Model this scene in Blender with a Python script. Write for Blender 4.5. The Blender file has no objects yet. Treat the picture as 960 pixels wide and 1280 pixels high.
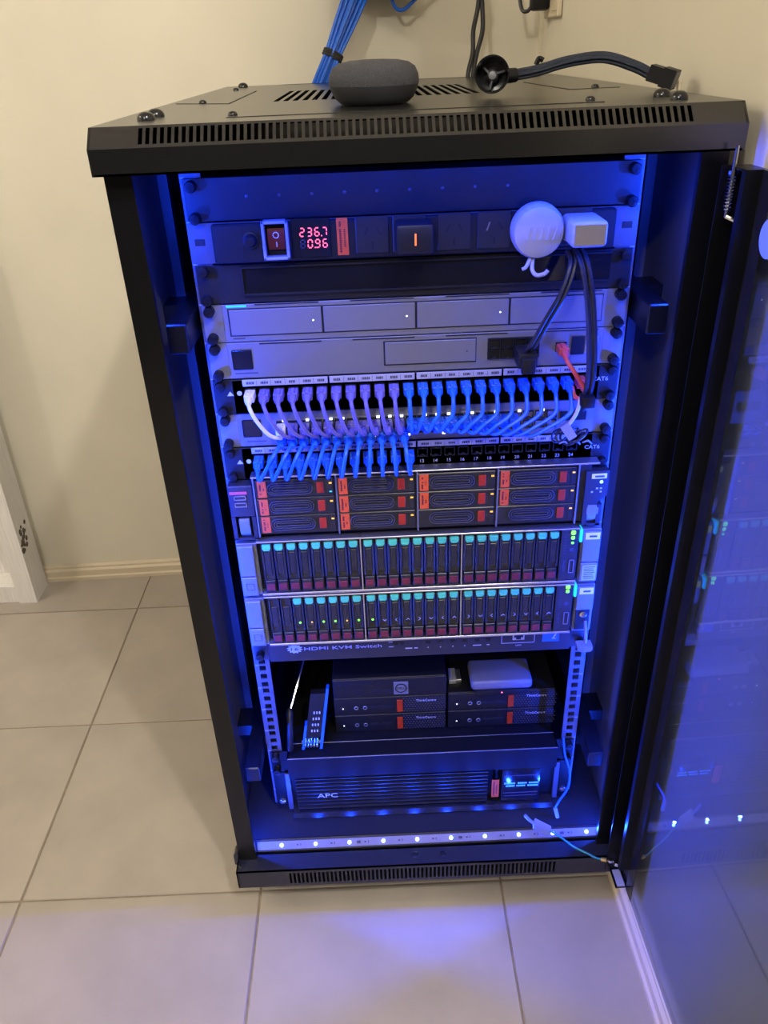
import bpy, bmesh, math, random
from mathutils import Vector, Matrix
random.seed(7)
S = bpy.context.scene
COL = S.collection
PI = math.pi

# ------------------------------------------------------------------ camera
def make_camera():
    yaw, pitch, roll, F = .004, .5311, -.0413, 989.835
    cy, sy = math.cos(yaw), math.sin(yaw)
    fwd = Vector((sy*math.cos(pitch), cy*math.cos(pitch), -math.sin(pitch)))
    right = Vector((cy, -sy, 0)); up = right.cross(fwd)
    r = math.cos(roll)*right + math.sin(roll)*up
    u = -math.sin(roll)*right + math.cos(roll)*up
    cd = bpy.data.cameras.new('camera')
    cd.sensor_fit = 'VERTICAL'; cd.sensor_height = 32.0
    cd.lens = 32.0*F/1280.0
    cd.clip_start = .01
    co = bpy.data.objects.new('camera', cd); COL.objects.link(co)
    m = Matrix(((r.x, u.x, -fwd.x, -.0483), (r.y, u.y, -fwd.y, -.8102), (r.z, u.z, -fwd.z, 1.2061), (0, 0, 0, 1)))
    co.matrix_world = m
    S.camera = co
make_camera()

# ------------------------------------------------------------------ world, exposure, lamps
w = bpy.data.worlds.new('room_ambience'); S.world = w; w.use_nodes = True
bg = w.node_tree.nodes['Background']; bg.inputs[0].default_value = (1.0, .93, .84, 1); bg.inputs[1].default_value = .07
S.view_settings.view_transform = 'Standard'; S.view_settings.look = 'None'
S.view_settings.exposure = 0.0; S.view_settings.gamma = 1.0
S.cycles.use_denoising = True
S.cycles.max_bounces = 8; S.cycles.transparent_max_bounces = 12
S.cycles.sample_clamp_indirect = 4.0

def led_lamps(name, places, direction, energy):      # one small lamp per LED of the tape
    ld = bpy.data.lights.new(name, 'AREA'); ld.shape = 'DISK'; ld.size = .005; ld.energy = energy; ld.color = BLUE
    q = Vector(direction).to_track_quat('-Z', 'Y')
    for p in places:
        o = bpy.data.objects.new(name, ld); COL.objects.link(o)
        o.location = p; o.rotation_mode = 'QUATERNION'; o.rotation_quaternion = q
def warm_lamp(loc, energy):
    ld = bpy.data.lights.new('downlight_and_fill', 'POINT'); ld.shadow_soft_size = .04; ld.energy = energy; ld.color = WARM
    o = bpy.data.objects.new('downlight_and_fill', ld); COL.objects.link(o); o.location = loc
WARM = (.97, .92, .85)
BLUE = (.006, .045, 1.0)
warm_lamp((.43, -1.10, 2.29), 70)
warm_lamp((-1.90, -.25, 2.29), 24)
warm_lamp((-.60, -1.95, 2.29), 49)  # added fill lamp, brightens the shaded back wall
# the blue LED tape that runs round the inside of the rack's front frame
led_lamps('led_lamp', [(-.231+.0544*k, .0185, .1150) for k in range(10)], (0, .1, 1), .19)
led_lamps('led_lamp', [(-.245+.0544*k, .015, 1.1075) for k in range(10)], (0, .1, -1), .20)
for sx_ in (-1, 1):
    led_lamps('led_lamp', [(sx_*.2895, .016, .150+.0544*k) for k in range(18) if k not in (2, 14, 15)], (-sx_, .22, 0), .70)

# ------------------------------------------------------------------ materials
def srgb(h):
    h = h.lstrip('#'); c = [int(h[i:i+2], 16)/255 for i in (0, 2, 4)]
    return tuple(x/12.92 if x <= .04045 else ((x+.055)/1.055)**2.4 for x in c)
MATS = {}
def mat(name, col, rough=.5, metal=0., emit=None, estr=0., noise=0., nscale=40., bump=0., spec=.5, light=True):
    if isinstance(col, str): col = srgb(col)
    m = bpy.data.materials.new(name); m.use_nodes = True
    nt = m.node_tree; p = nt.nodes['Principled BSDF']
    p.inputs['Base Color'].default_value = (*col, 1); p.inputs['Roughness'].default_value = rough
    p.inputs['Metallic'].default_value = metal; p.inputs['Specular IOR Level'].default_value = spec
    if noise or bump:
        tc = nt.nodes.new('ShaderNodeTexCoord'); n = nt.nodes.new('ShaderNodeTexNoise')
        n.inputs['Scale'].default_value = nscale; n.inputs['Detail'].default_value = 4
        nt.links.new(tc.outputs['Object'], n.inputs['Vector'])
        if noise:
            r = nt.nodes.new('ShaderNodeValToRGB')
            r.color_ramp.elements[0].position = .3; r.color_ramp.elements[1].position = .7
            r.color_ramp.elements[0].color = (*[c*(1-noise) for c in col], 1)
            r.color_ramp.elements[1].color = (*[min(1, c*(1+noise)) for c in col], 1)
            nt.links.new(n.outputs['Fac'], r.inputs['Fac']); nt.links.new(r.outputs['Color'], p.inputs['Base Color'])
        if bump:
            b = nt.nodes.new('ShaderNodeBump'); b.inputs['Strength'].default_value = bump; b.inputs['Distance'].default_value = .002
            nt.links.new(n.outputs['Fac'], b.inputs['Height']); nt.links.new(b.outputs['Normal'], p.inputs['Normal'])
    if emit is not None:
        if isinstance(emit, str): emit = srgb(emit)
        p.inputs['Emission Color'].default_value = (*emit, 1); p.inputs['Emission Strength'].default_value = estr
        if not light: m.cycles.emission_sampling = 'NONE'
    MATS[name] = m
    return m

mat('wall_paint', '#e9e1cb', .75, noise=.03, nscale=6, bump=.05)
mat('skirting_paint', '#dccdb0', .5, noise=.02, nscale=10)
mat('grout', '#8a7c6a', .9, noise=.15, nscale=60)
mat('tile_ceramic', '#aca296', .42, noise=.10, nscale=7, bump=.02)
mat('ceiling_paint', '#efeadf', .8, noise=.02, nscale=5)
mat('black_powder', (.0045, .0045, .005), .42, noise=.12, nscale=300, bump=.04, spec=.15)
mat('top_powder', (.003, .003, .003), .24, noise=.12, nscale=300, bump=.02, spec=1.0)
mat('frame_satin', (.004, .004, .005), .28, noise=.1, nscale=200, spec=.3)
mat('inner_frame_lit', (.065, .065, .07), .38, noise=.1, nscale=200)  # the frame's black paint, lightened to carry the LED-lit band
mat('grille_black', (.006, .006, .007), .40, noise=.1, spec=.4)
mat('trim_black', (.010, .010, .011), .26, noise=.1, spec=.9)
mat('ridge_grey', (.045, .045, .047), .4, noise=.1, nscale=100)
mat('screw_black', (.005, .005, .006), .4, noise=.1, spec=.25)
mat('base_powder', (.014, .014, .016), .36, noise=.1, nscale=250, bump=.02)
mat('edge_highlight', (.10, .10, .11), .35, .3, noise=.1)  # highlight painted along the black shelf's folds
mat('rocker_maroon', (.12, .014, .012), .4, noise=.1, spec=.3)
mat('dark_void', (.004, .004, .005), .8, noise=.1)
mat('rail_metal', (.085, .085, .095), .38, .3, noise=.1, nscale=90)
mat('gloss_black', (.012, .012, .013), .16, noise=.1)
mat('black_plastic', (.007, .007, .008), .45, spec=.3, noise=.12, nscale=120)
mat('panel_black', (.008, .008, .009), .5, spec=.3, noise=.1, nscale=200)
mat('blank_panel_metal', (.015, .015, .017), .42, noise=.08, nscale=90)
mat('smoke_panel', (.006, .006, .007), .10, noise=.1)
mat('silver_paint', (.155, .155, .16), .45, .15, noise=.03, nscale=30)
mat('silver_dark', (.18, .18, .19), .42, .3, noise=.05, nscale=30)
mat('steel', (.55, .55, .57), .28, .9, noise=.06, nscale=80)
mat('chrome', (.75, .75, .78), .15, 1., noise=.04)
mat('server_bezel', (.020, .020, .022), .36, noise=.1, nscale=120)
mat('caddy_black', (.016, .016, .017), .30, noise=.1, nscale=100)
mat('tag_red', (.75, .105, .022), .6, spec=.15, noise=.10, nscale=120)
mat('button_red', (.42, .035, .008), .5, spec=.15, noise=.12, nscale=100)
mat('drive_tab_red', (.16, .025, .020), .5, spec=.15, noise=.12, nscale=100)
mat('print_dark', '#3a1512', .7, noise=.1)
mat('print_grey', '#3c3c48', .7, noise=.1)
mat('print_white', '#b4b4bd', .6, noise=.02)
mat('latch_teal', (.09, .60, .25), .45, noise=.05, nscale=80)
mat('sticker_cream', (.80, .58, .05), .6, noise=.04, nscale=50)
mat('sticker_white', '#a3a3ac', .6, noise=.03, nscale=50)
mat('lamp_yellow', '#e8b020', .4, emit='#ffb818', estr=1.1, noise=.02, light=False)
mat('lamp_green', '#70e030', .4, emit='#7cff20', estr=1.6, noise=.02, light=False)
mat('lamp_teal', '#30c0a0', .4, emit='#20d0a0', estr=.8, noise=.02, light=False)
mat('lamp_white', '#ffffff', .4, emit='#e8f0ff', estr=2.2, noise=.02, light=False)
mat('lamp_blue', '#a0c0ff', .4, emit='#60a0ff', estr=6, noise=.02, light=False)
mat('led_core', '#ffffff', .4, emit=(.35, .70, 1.0), estr=8, noise=.02, light=False)
mat('status_bar', '#40c0ff', .4, emit=(.0, .13, 1.0), estr=2.4, noise=.02, light=False)
mat('digit_red', '#ff5060', .4, emit=(1.0, .10, .16), estr=3.2, noise=.02, light=False)
mat('digit_off', (.05, .05, .14), .4, noise=.05)
mat('lcd_text', '#50a0ff', .4, emit=(.05, .30, 1.0), estr=1.2, noise=.02, light=False)
mat('screen_dark', (.008, .009, .014), .12, noise=.1)
mat('charger_amber', '#ff8020', .4, emit='#ff7018', estr=1.0, noise=.02, light=False)
mat('led_tape', (.20, .19, .22), .45, noise=.05, nscale=100)
mat('blue_jacket', (.012, .12, .62), .42, noise=.08, nscale=60)
mat('violet_jacket', (.13, .11, .36), .42, noise=.08, nscale=60)
mat('white_jacket', (.75, .70, .60), .45, noise=.06, nscale=60)
mat('red_jacket', (.62, .07, .06), .42, noise=.08, nscale=60)
mat('green_jacket', (.02, .25, .22), .42, noise=.08, nscale=60)
mat('black_jacket', (.012, .012, .014), .4, noise=.1, nscale=60)
mat('sleeve_navy', (.012, .020, .040), .55, noise=.3, nscale=400, bump=.3)
mat('clear_plug', (.20, .23, .34), .25, noise=.05)
mat('white_plastic', (.33, .33, .33), .38, noise=.02, nscale=30)
mat('charger_face', (.27, .24, .19), .55, noise=.02, nscale=30)
mat('speaker_fabric', (.045, .045, .050), .95, noise=.35, nscale=700, bump=.6)
mat('speaker_base', (.022, .022, .024), .6, noise=.1)
mat('velcro', (.03, .028, .026), .95, noise=.2, nscale=300)
mat('brass', (.75, .50, .12), .35, .8, noise=.05)
mat('tool_blue', (.01, .12, .55), .4, noise=.05)
mat('whitewash', '#e8e4de', .75, noise=.07, nscale=25, bump=.25)
mat('knot_bark', '#5a5048', .95, noise=.45, nscale=150, bump=.8)
mat('disc_blue', (.25, .35, .75), .3, noise=.05)

def paint_variation(m, lo, hi, scale):      # each tile gets its own slight tone
    nt = m.node_tree; p = nt.nodes['Principled BSDF']
    src = p.inputs['Base Color'].links[0].from_socket
    oi = nt.nodes.new('ShaderNodeObjectInfo'); mr = nt.nodes.new('ShaderNodeMapRange')
    mr.inputs['To Min'].default_value = lo; mr.inputs['To Max'].default_value = hi
    mx = nt.nodes.new('ShaderNodeVectorMath'); mx.operation = 'SCALE'
    nt.links.new(oi.outputs['Random'], mr.inputs['Value']); nt.links.new(src, mx.inputs[0])
    nt.links.new(mr.outputs['Result'], mx.inputs['Scale']); nt.links.new(mx.outputs[0], p.inputs['Base Color'])
paint_variation(MATS['tile_ceramic'], .95, 1.04, 1)

def streaks(m):                              # wood grain along the height
    nt = m.node_tree
    for n in nt.nodes:
        if n.type == 'TEX_NOISE':
            mp = nt.nodes.new('ShaderNodeMapping'); mp.inputs['Scale'].default_value = (9, 9, .5)
            src = n.inputs['Vector'].links[0].from_socket
            nt.links.new(src, mp.inputs['Vector']); nt.links.new(mp.outputs['Vector'], n.inputs['Vector'])
streaks(MATS['whitewash'])

def glass_mat(name, tint):
    m = bpy.data.materials.new(name); m.use_nodes = True; nt = m.node_tree
    for n in list(nt.nodes): nt.nodes.remove(n)
    out = nt.nodes.new('ShaderNodeOutputMaterial'); mix = nt.nodes.new('ShaderNodeMixShader')
    tr = nt.nodes.new('ShaderNodeBsdfTransparent'); gl = nt.nodes.new('ShaderNodeBsdfGlossy'); fr = nt.nodes.new('ShaderNodeFresnel')
    tr.inputs[0].default_value = (*tint, 1); gl.inputs['Roughness'].default_value = .0; fr.inputs[0].default_value = 1.75
    geo = nt.nodes.new('ShaderNodeNewGeometry'); nz = nt.nodes.new('ShaderNodeTexNoise'); bp = nt.nodes.new('ShaderNodeBump')
    bp.inputs['Strength'].default_value = .002; nt.links.new(nz.outputs['Fac'], bp.inputs['Height'])
    fb = nt.nodes.new('ShaderNodeMath'); fb.operation = 'SUBTRACT'; fb.inputs[0].default_value = 1.0; nt.links.new(geo.outputs['Backfacing'], fb.inputs[1])
    fm = nt.nodes.new('ShaderNodeMath'); fm.operation = 'MULTIPLY'; nt.links.new(fr.outputs[0], fm.inputs[0]); nt.links.new(fb.outputs[0], fm.inputs[1])   # one mirror image per pane, from its near face
    nt.links.new(fm.outputs[0], mix.inputs[0]); nt.links.new(tr.outputs[0], mix.inputs[1]); nt.links.new(gl.outputs[0], mix.inputs[2])
    nt.links.new(mix.outputs[0], out.inputs[0])
    MATS[name] = m
glass_mat('tinted_glass', (.63, .67, .77))
glass_mat('clear_cover', (.82, .85, .95))

# ------------------------------------------------------------------ mesh helpers (millimetres, world axes)
class MB:
    def __init__(s): s.v = []; s.f = []
    def add(s, vs, fs):
        o = len(s.v); s.v += [tuple(v) for v in vs]; s.f += [tuple(i+o for i in f) for f in fs]; return s
    def obox(s, c, U, V, N):
        c, U, V, N = Vector(c), Vector(U), Vector(V), Vector(N)
        vs = [c+a*U+b*V+d*N for a in (-1, 1) for b in (-1, 1) for d in (-1, 1)]
        return s.add(vs, [(0, 1, 3, 2), (4, 6, 7, 5), (0, 4, 5, 1), (2, 3, 7, 6), (0, 2, 6, 4), (1, 5, 7, 3)])
    def box(s, x0, x1, y0, y1, z0, z1, b=0, seg=1):
        if b <= 0:
            return s.obox(((x0+x1)/2, (y0+y1)/2, (z0+z1)/2), ((x1-x0)/2, 0, 0), (0, (y1-y0)/2, 0), (0, 0, (z1-z0)/2))
        bm = bmesh.new(); bmesh.ops.create_cube(bm, size=1)
        for v in bm.verts:
            v.co = Vector(((x0+x1)/2+v.co.x*(x1-x0), (y0+y1)/2+v.co.y*(y1-y0), (z0+z1)/2+v.co.z*(z1-z0)))
        bmesh.ops.bevel(bm, geom=list(bm.edges), offset=b, segments=seg, profile=.5, affect='EDGES')
        bm.verts.index_update()
        s.add([v.co for v in bm.verts], [[v.index for v in f.verts] for f in bm.faces]); bm.free(); return s
    def prism(s, poly, ext):
        e = Vector(ext); n = len(poly); P = [Vector(p) for p in poly]
        return s.add(P+[p+e for p in P], [tuple(range(n-1, -1, -1)), tuple(range(n, 2*n))]+[(i, (i+1) % n, n+(i+1) % n, n+i) for i in range(n)])
    def xz(s, pts, y0, y1):            # outline in X,Z pushed along Y
        return s.prism([(x, y0, z) for x, z in pts], (0, y1-y0, 0))
    def yz(s, pts, x0, x1):
        return s.prism([(x0, y, z) for y, z in pts], (x1-x0, 0, 0))
    def lathe(s, prof, o, axis, n=20, cap=True):
        a = Vector(axis).normalized(); u = a.orthogonal().normalized(); w_ = a.cross(u); o = Vector(o)
        vs = []; fs = []
        for r, h in prof:
            for k in range(n):
                t = 2*PI*k/n; vs.append(o+a*h+(u*math.cos(t)+w_*math.sin(t))*r)
        for j in range(len(prof)-1):
            for k in range(n): fs.append((j*n+k, j*n+(k+1) % n, (j+1)*n+(k+1) % n, (j+1)*n+k))
        if cap:
            fs.append(tuple(range(n-1, -1, -1))); m_ = (len(prof)-1)*n; fs.append(tuple(m_+k for k in range(n)))
        return s.add(vs, fs)
    def cyl(s, p0, p1, r, n=12, r1=None):
        p0, p1 = Vector(p0), Vector(p1)
        return s.lathe([(r, 0), (r if r1 is None else r1, (p1-p0).length)], p0, p1-p0, n)
    def dome(s, o, axis, r, h, n=14):
        return s.lathe([(r, 0), (r*.97, h*.35), (r*.8, h*.7), (r*.45, h*.94), (r*.08, h)], o, axis, n)
    def tube(s, pts, r, n=8, sub=6, closed=False):
        P = [Vector(p) for p in pts]
        if sub > 1:
            Q = []; m_ = len(P)
            rng = range(m_ if closed else m_-1)
            for i in rng:
                if closed: a, b, c, d = P[(i-1) % m_], P[i], P[(i+1) % m_], P[(i+2) % m_]
                else: a, b, c, d = P[max(i-1, 0)], P[i], P[i+1], P[min(i+2, m_-1)]
                for k in range(sub):
                    t = k/sub
                    Q.append(.5*((2*b)+(c-a)*t+(2*a-5*b+4*c-d)*t*t+(3*b-a-3*c+d)*t**3))
            if not closed: Q.append(P[-1])
            P = Q
        m_ = len(P); vs = []; fs = []; prev = None
        for i in range(m_):
            if closed: d = P[(i+1) % m_]-P[(i-1) % m_]
            else: d = P[min(i+1, m_-1)]-P[max(i-1, 0)]
            d.normalize()
            if prev is None: u = d.orthogonal().normalized()
            else:
                u = prev-d*prev.dot(d); u.normalize()
            prev = u; w_ = d.cross(u)
            for k in range(n):
                t = 2*PI*k/n; vs.append(P[i]+(u*math.cos(t)+w_*math.sin(t))*r)
        rr = range(m_ if closed else m_-1)
        for i in rr:
            j = (i+1) % m_
            for k in range(n): fs.append((i*n+k, i*n+(k+1) % n, j*n+(k+1) % n, j*n+k))
        if not closed:
            fs.append(tuple(range(n-1, -1, -1))); fs.append(tuple((m_-1)*n+k for k in range(n)))
        return s.add(vs, fs)
    def mesh(s, name, mt, off=(0, 0, 0), smooth=35):
        me = bpy.data.meshes.new(name)
        me.from_pydata([((v[0])*.001-off[0], v[1]*.001-off[1], v[2]*.001-off[2]) for v in s.v], [], s.f)
        bm = bmesh.new(); bm.from_mesh(me); bmesh.ops.recalc_face_normals(bm, faces=bm.faces); bm.to_mesh(me); bm.free()
        me.materials.append(MATS[mt])
        if smooth:
            me.shade_smooth(); me.set_sharp_from_angle(angle=math.radians(smooth))
        return me
    def build(s, name, mt, parent=None, kind=None, smooth=35, label=None):
        off = W[parent] if parent else Vector((0, 0, 0))
        o = bpy.data.objects.new(name, s.mesh(name, mt, off, smooth)); COL.objects.link(o)
        if parent: o.parent = parent
        W[o] = Vector(off)
        if kind: o['kind'] = kind
        if label: o['label'] = label
        return o
W = {}
def place(name, me, parent, loc_mm, label=None):       # a child that shares a mesh; loc in world mm
    o = bpy.data.objects.new(name, me); COL.objects.link(o)
    base = W[parent] if parent else Vector((0, 0, 0))
    L = Vector(loc_mm)*.001
    o.parent = parent; o.location = L-base; W[o] = L
    if label: o['label'] = label
    return o
def tag(o, label, cat, group=None):
    o['label'] = label; o['category'] = cat
    if group: o['group'] = group
    return o
def thing(name, label, cat, loc_mm, group=None):
    o = bpy.data.objects.new(name, None); COL.objects.link(o); o.empty_display_size = .02
    o.location = Vector(loc_mm)*.001; W[o] = Vector(loc_mm)*.001
    return tag(o, label, cat, group)
def solo(mb, name, mt, label, cat, group=None, smooth=35):
    return tag(mb.build(name, mt, None, None, smooth), label, cat, group)
def lettering(parent, s, x, y, z, h, mt, width=None, name='lettering', slant=0, bold=0):
    """flat print facing the front; x = left edge, z = baseline, h = capital height (mm)"""
    cu = bpy.data.curves.new('print', 'FONT'); cu.body = s; cu.size = h/.70; cu.extrude = .15; cu.shear = slant; cu.offset = bold; cu.resolution_u = 2
    t = bpy.data.objects.new('print', cu); me = bpy.data.meshes.new_from_object(t)
    bpy.data.objects.remove(t); bpy.data.curves.remove(cu)
    xs = [v.co.x for v in me.vertices]; k = (width/(max(xs)-min(xs))) if width else 1.0; x0 = min(xs)
    off = W[parent]
    for v in me.vertices:
        a, b, c = v.co
        v.co = Vector(((x+(a-x0)*k)*.001-off.x, (y-c)*.001-off.y, (z+b)*.001-off.z))
    me.materials.clear(); me.materials.append(MATS[mt])
    o = bpy.data.objects.new(name, me); COL.objects.link(o); o.parent = parent; W[o] = Vector(off)
    return o
def slot_grid(mb, x0, x1, pitch, sw, P, z_lo, z_hi, marg_lo, marg_hi, X0, X1):
    """a plate with upright slots; P(x,h,d) gives the point at x, height h and depth d"""
    def slab(a, b, h0, h1):
        vs = [P(x, h, d) for x in (a, b) for h in (h0, h1) for d in (0, 1)]
        mb.add(vs, [(0, 1, 3, 2), (4, 6, 7, 5), (0, 4, 5, 1), (2, 3, 7, 6), (0, 2, 6, 4), (1, 5, 7, 3)])
    slab(X0, X1, z_lo, marg_lo); slab(X0, X1, marg_hi, z_hi)
    n = int(round((x1-x0)/pitch)); x = x0
    slab(X0, x0-sw/2, marg_lo, marg_hi); slab(x0+n*pitch+sw/2, X1, marg_lo, marg_hi)
    for i in range(n): slab(x0+i*pitch+sw/2, x0+(i+1)*pitch-sw/2, marg_lo, marg_hi)

# ------------------------------------------------------------------ the room
def wy(x): return 992+.028*x          # back wall line
def wx(y): return 320-.018*y          # right wall line
CEIL = 2430
m = MB().prism([(-2300, wy(-2300), 0), (420, wy(420), 0), (420, wy(420)+90, 0), (-2300, wy(-2300)+90, 0)], (0, 0, CEIL))
m.build('wall_back', 'wall_paint', kind='structure')
m = MB().prism([(wx(wy(300)), wy(300), 0), (wx(-780), -780, 0), (wx(-780)+90, -780, 0), (wx(wy(300))+90, wy(300), 0)], (0, 0, CEIL))
m.build('wall_right', 'wall_paint', kind='structure')
MB().box(-2390, -2300, -2300, 1000, 0, CEIL).build('wall_left', 'wall_paint', kind='structure')
MB().box(-2400, 1200, -2300, 1100, CEIL, CEIL+60).build('ceiling', 'ceiling_paint', kind='structure')
fl = MB().box(-2300, 1200, -2300, 1060, -40, -2.2).build('floor', 'grout', kind='structure')
# tiles: 400 mm grid, each a piece of the floor
full = MB().box(-198.4, 198.4, -198.4, 198.4, -8, 0, 1.4).mesh('tile', 'tile_ceramic')
for i in range(-5, 4):
    for j in range(-6, 3):
        cx, cy_ = -676+400*i+200, 15+400*j+200
        if cx-198 < -2290 or cx > 1100: continue
        if j == 2 or (i == 2 and j >= -2):          # cut tiles along the walls
            x1 = min(cx+198.4, wx(cy_) - 3) if (i == 2 and j >= -2) else cx+198.4
            if j == 2:
                b = MB().prism([(cx-198.4, cy_-198.4, -8), (x1, cy_-198.4, -8), (x1, min(wy(x1)-3, cy_+198), -8), (cx-198.4, min(wy(cx-198.4)-3, cy_+198), -8)], (0, 0, 8))
            else:
                b = MB().box(cx-198.4, x1, cy_-198.4, cy_+198.4, -8, 0, 1.2)
            b.build('tile', 'tile_ceramic', fl)
        else:
            if i > 2 and j >= -2: continue
            place('tile', full, fl, (cx, cy_, 0))
# skirting with a stepped moulding
prof = [(0, 0), (17, 0), (17, 9), (13, 12), (13, 28), (8, 33), (8, 38), (4, 42), (0, 42)]
def skirting(name, A, B, n):
    mb = MB(); A = Vector(A); B = Vector(B); n = Vector(n)
    mb.prism([A+n*d+Vector((0, 0, h)) for d, h in prof], B-A)
    mb.build(name, 'skirting_paint', kind='structure', smooth=0)
skirting('baseboard_back', (-2300, wy(-2300), 0), (wx(980)-2, wy(300), 0), (.028, -1, 0))
skirting('baseboard_right', (wx(970), 970, 0), (wx(-780), -780, 0), (-1, -.018, 0))

# ------------------------------------------------------------------ the rack
rack = thing('server_rack', 'black floor standing server rack with an open glass door, lit blue inside', 'server rack', (0, 430, 0))
# top cover
m = MB()
side = [(-22, 1112), (-22, 1135), (-5, 1152), (860, 1152), (860, 1112)]
m.yz(side, -300, -297.5); m.yz(side, 297.5, 300)
m.box(-297.5, 297.5, -22, -19.5, 1112, 1135)
m.box(-297.5, 297.5, 857, 860, 1112, 1152)
m.box(-297.5, 297.5, -22, -2, 1112, 1114)
m.box(-297.5, 297.5, -5, 300, 1149.5, 1152); m.box(-297.5, 297.5, 575, 845, 1149.5, 1152)
m.box(-297.5, -200, 845, 858, 1149.5, 1152); m.box(200, 297.5, 845, 858, 1149.5, 1152)
m.box(-297.5, -166, 300, 575, 1149.5, 1152); m.box(98, 297.5, 300, 575, 1149.5, 1152)
for k in range(22): m.box(-166+12*k, -166+12*k+5.2, 300, 575, 1149.5, 1152)
m.box(97, 98.5, 300, 575, 1149.5, 1152)
tc = m.build('top_cover', 'top_powder', rack, smooth=0)
m = MB(); m.box(-296, 296, -18, 856, 1112, 1113.5); m.build('slot_light_block', 'dark_void', rack)  # added unseen plate, stops LED light leaking through the cover's slots
m = MB()
def P(x, h, d): # slanted vent strip
    return (x, -22+17*h+d*1.4, 1135+17*h-d*1.4)
slot_grid(m, -252, 248, 6.58, 3.7, P, 0, 1, .16, .88, -299, 299)
m.build('vent_strip', 'top_powder', rack, smooth=0)
# flat details on the cover
m = MB()
def line(a, b, wd=2.0, z=1152.2):
    a = Vector((*a, z)); b = Vector((*b, z)); d = (b-a); L = d.length; d.normalize(); n = Vector((-d.y, d.x, 0))
    m.obox((a+b)/2, d*L/2, n*wd/2, (0, 0, .3))
line((-288, 336), (-214, 288)); line((-214, 288), (-218, 620)); line((-182, 50), (186, 50), 2.4)
line((194, 540), (207, 292)); line((207, 292), (271, 300)); line((-193, 845), (190, 845), 3)
m.build('knockout_slot', 'dark_void', rack, kind='stuff')
bolt = MB().dome((0, 0, 0), (0, 0, 1), 9, 7.5).mesh('bolt', 'gloss_black')
for x, y in ((-263, 64), (-264, 112), (-262, 800), (258, 100), (257.5, 48), (262, 800)): place('bolt', bolt, rack, (x, y, 1152))
scr = MB().dome((0, 0, 0), (0, 0, 1), 5, 4).mesh('cover_screw', 'gloss_black')
for x, y in ((-180, 81), (-253, 330), (-259, 684), (181, 86), (246, 322)): place('cover_screw', scr, rack, (x, y, 1152))
# base
m = MB()
m.box(-300, 300, -22, 10, 98.5, 101); m.box(-300, -297.5, -22, 840, 62, 101); m.box(297.5, 300, -22, 840, 62, 101)
m.box(-300, 300, -18, 840, 62, 64); m.box(-300, 300, 8, 10, 64, 101)
m.build('base', 'base_powder', rack, smooth=0)
m = MB()
def P(x, h, d): return (x, -22+d*1.6, 62+39*h)
slot_grid(m, -216, 202, 6.5, 3.6, P, 0, 1, .16, .80, -300, 300)
m.build('base_vent', 'base_powder', rack, smooth=0)
hole = MB().dome((0, 0, 0), (0, 0, 1), 6, 1.2).mesh('base_screw', 'gloss_black')
for x, y in ((-18, -4), (26, -5), (-292, -10)): place('base_screw', hole, rack, (x, y, 101))
m = MB(); m.box(-294, 294, 26, 845, 112.5, 114.5); m.yz([(27, 114.5), (26, 114.5), (13.4, 101.2), (13.4, 88), (15, 88), (15, 100.5), (27, 113)], -294, 294)
m.build('floor_plate', 'base_powder', rack, smooth=0)
for x in (-258, 258):
    for y in (70, 790):
        c = MB().lathe([(24, 0), (25, 2), (25, 5), (8, 7), (8, 66)], (x, y, 0), (0, 0, 1), 16).build('levelling_foot', 'black_plastic', rack)
# sides and back
for s in (-1, 1):
    MB().box(*sorted((s*294, s*297)), 212, 845, 64, 1112).build('side_panel', 'dark_void', rack)
    m = MB()
    m.box(*sorted((s*270, s*296)), 0, 2, 101, 1112)          # front face
    m.box(*sorted((s*270, s*271.5)), 2, 7, 101, 1112)        # rolled lip
    m.box(*sorted((s*296.2, s*297)), 2, 212, 101, 1112)
    m.build('front_post', 'frame_satin', rack, smooth=0)
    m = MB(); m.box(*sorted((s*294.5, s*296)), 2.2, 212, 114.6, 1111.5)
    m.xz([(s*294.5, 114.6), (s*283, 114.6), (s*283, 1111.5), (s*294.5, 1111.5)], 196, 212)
    m.build('inner_frame', 'inner_frame_lit', rack, smooth=0)
MB().box(-297, 297, 845, 848, 64, 1112).build('back_panel', 'dark_void', rack)
# mounting rails with square holes
for s in (-1, 1):
    m = MB()
    xa, xb = sorted((s*222, s*244.5)); cx = s*233
    m.box(*sorted((s*242.8, s*244.5)), 87, 150, 130, 1100)
    h = 4.75
    m.box(xa, cx-h, 85, 87, 130, 1100); m.box(cx+h, xb, 85, 87, 130, 1100)
    zs = sorted(1095.15-44.45*u-d for u in range(22) for d in (6.35, 22.22, 38.1))
    prev = 130
    for z in zs:
        if z-h > prev: m.box(cx-h, cx+h, 85, 87, prev, z-h)
        prev = z+h
    m.box(cx-h, cx+h, 85, 87, prev, 1100)
    m.build('mounting_rail', 'rail_metal', rack, smooth=0)
    m = MB()
    for u in range(22): m.box(*sorted((s*238.6, s*243.6)), 84.8, 85.1, 1095.15-44.45*u-.5, 1095.15-44.45*u+.5)
    for u in (14, 15): pass
    m.build('unit_marks', 'print_white', rack, kind='stuff')
    for z0, z1 in ((924, 957), (247, 276)):
        m = MB(); m.box(*sorted((s*249, s*271)), 28, 840, z0, z1, 1.5); m.box(*sorted((s*271, s*294.5)), 120, 160, z0+4, z1-4)
        m.box(*sorted((s*243, s*250)), 100, 130, z0+3, z1-3)
        m.build('cross_beam', 'frame_satin', rack, smooth=0)
m = MB().xz([(-300, 94), (-304, 97), (-304, 118), (-301, 124), (-297, 124), (-297, 94)], -4, 10)
m.build('side_latch', 'gloss_black', rack)

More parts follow.
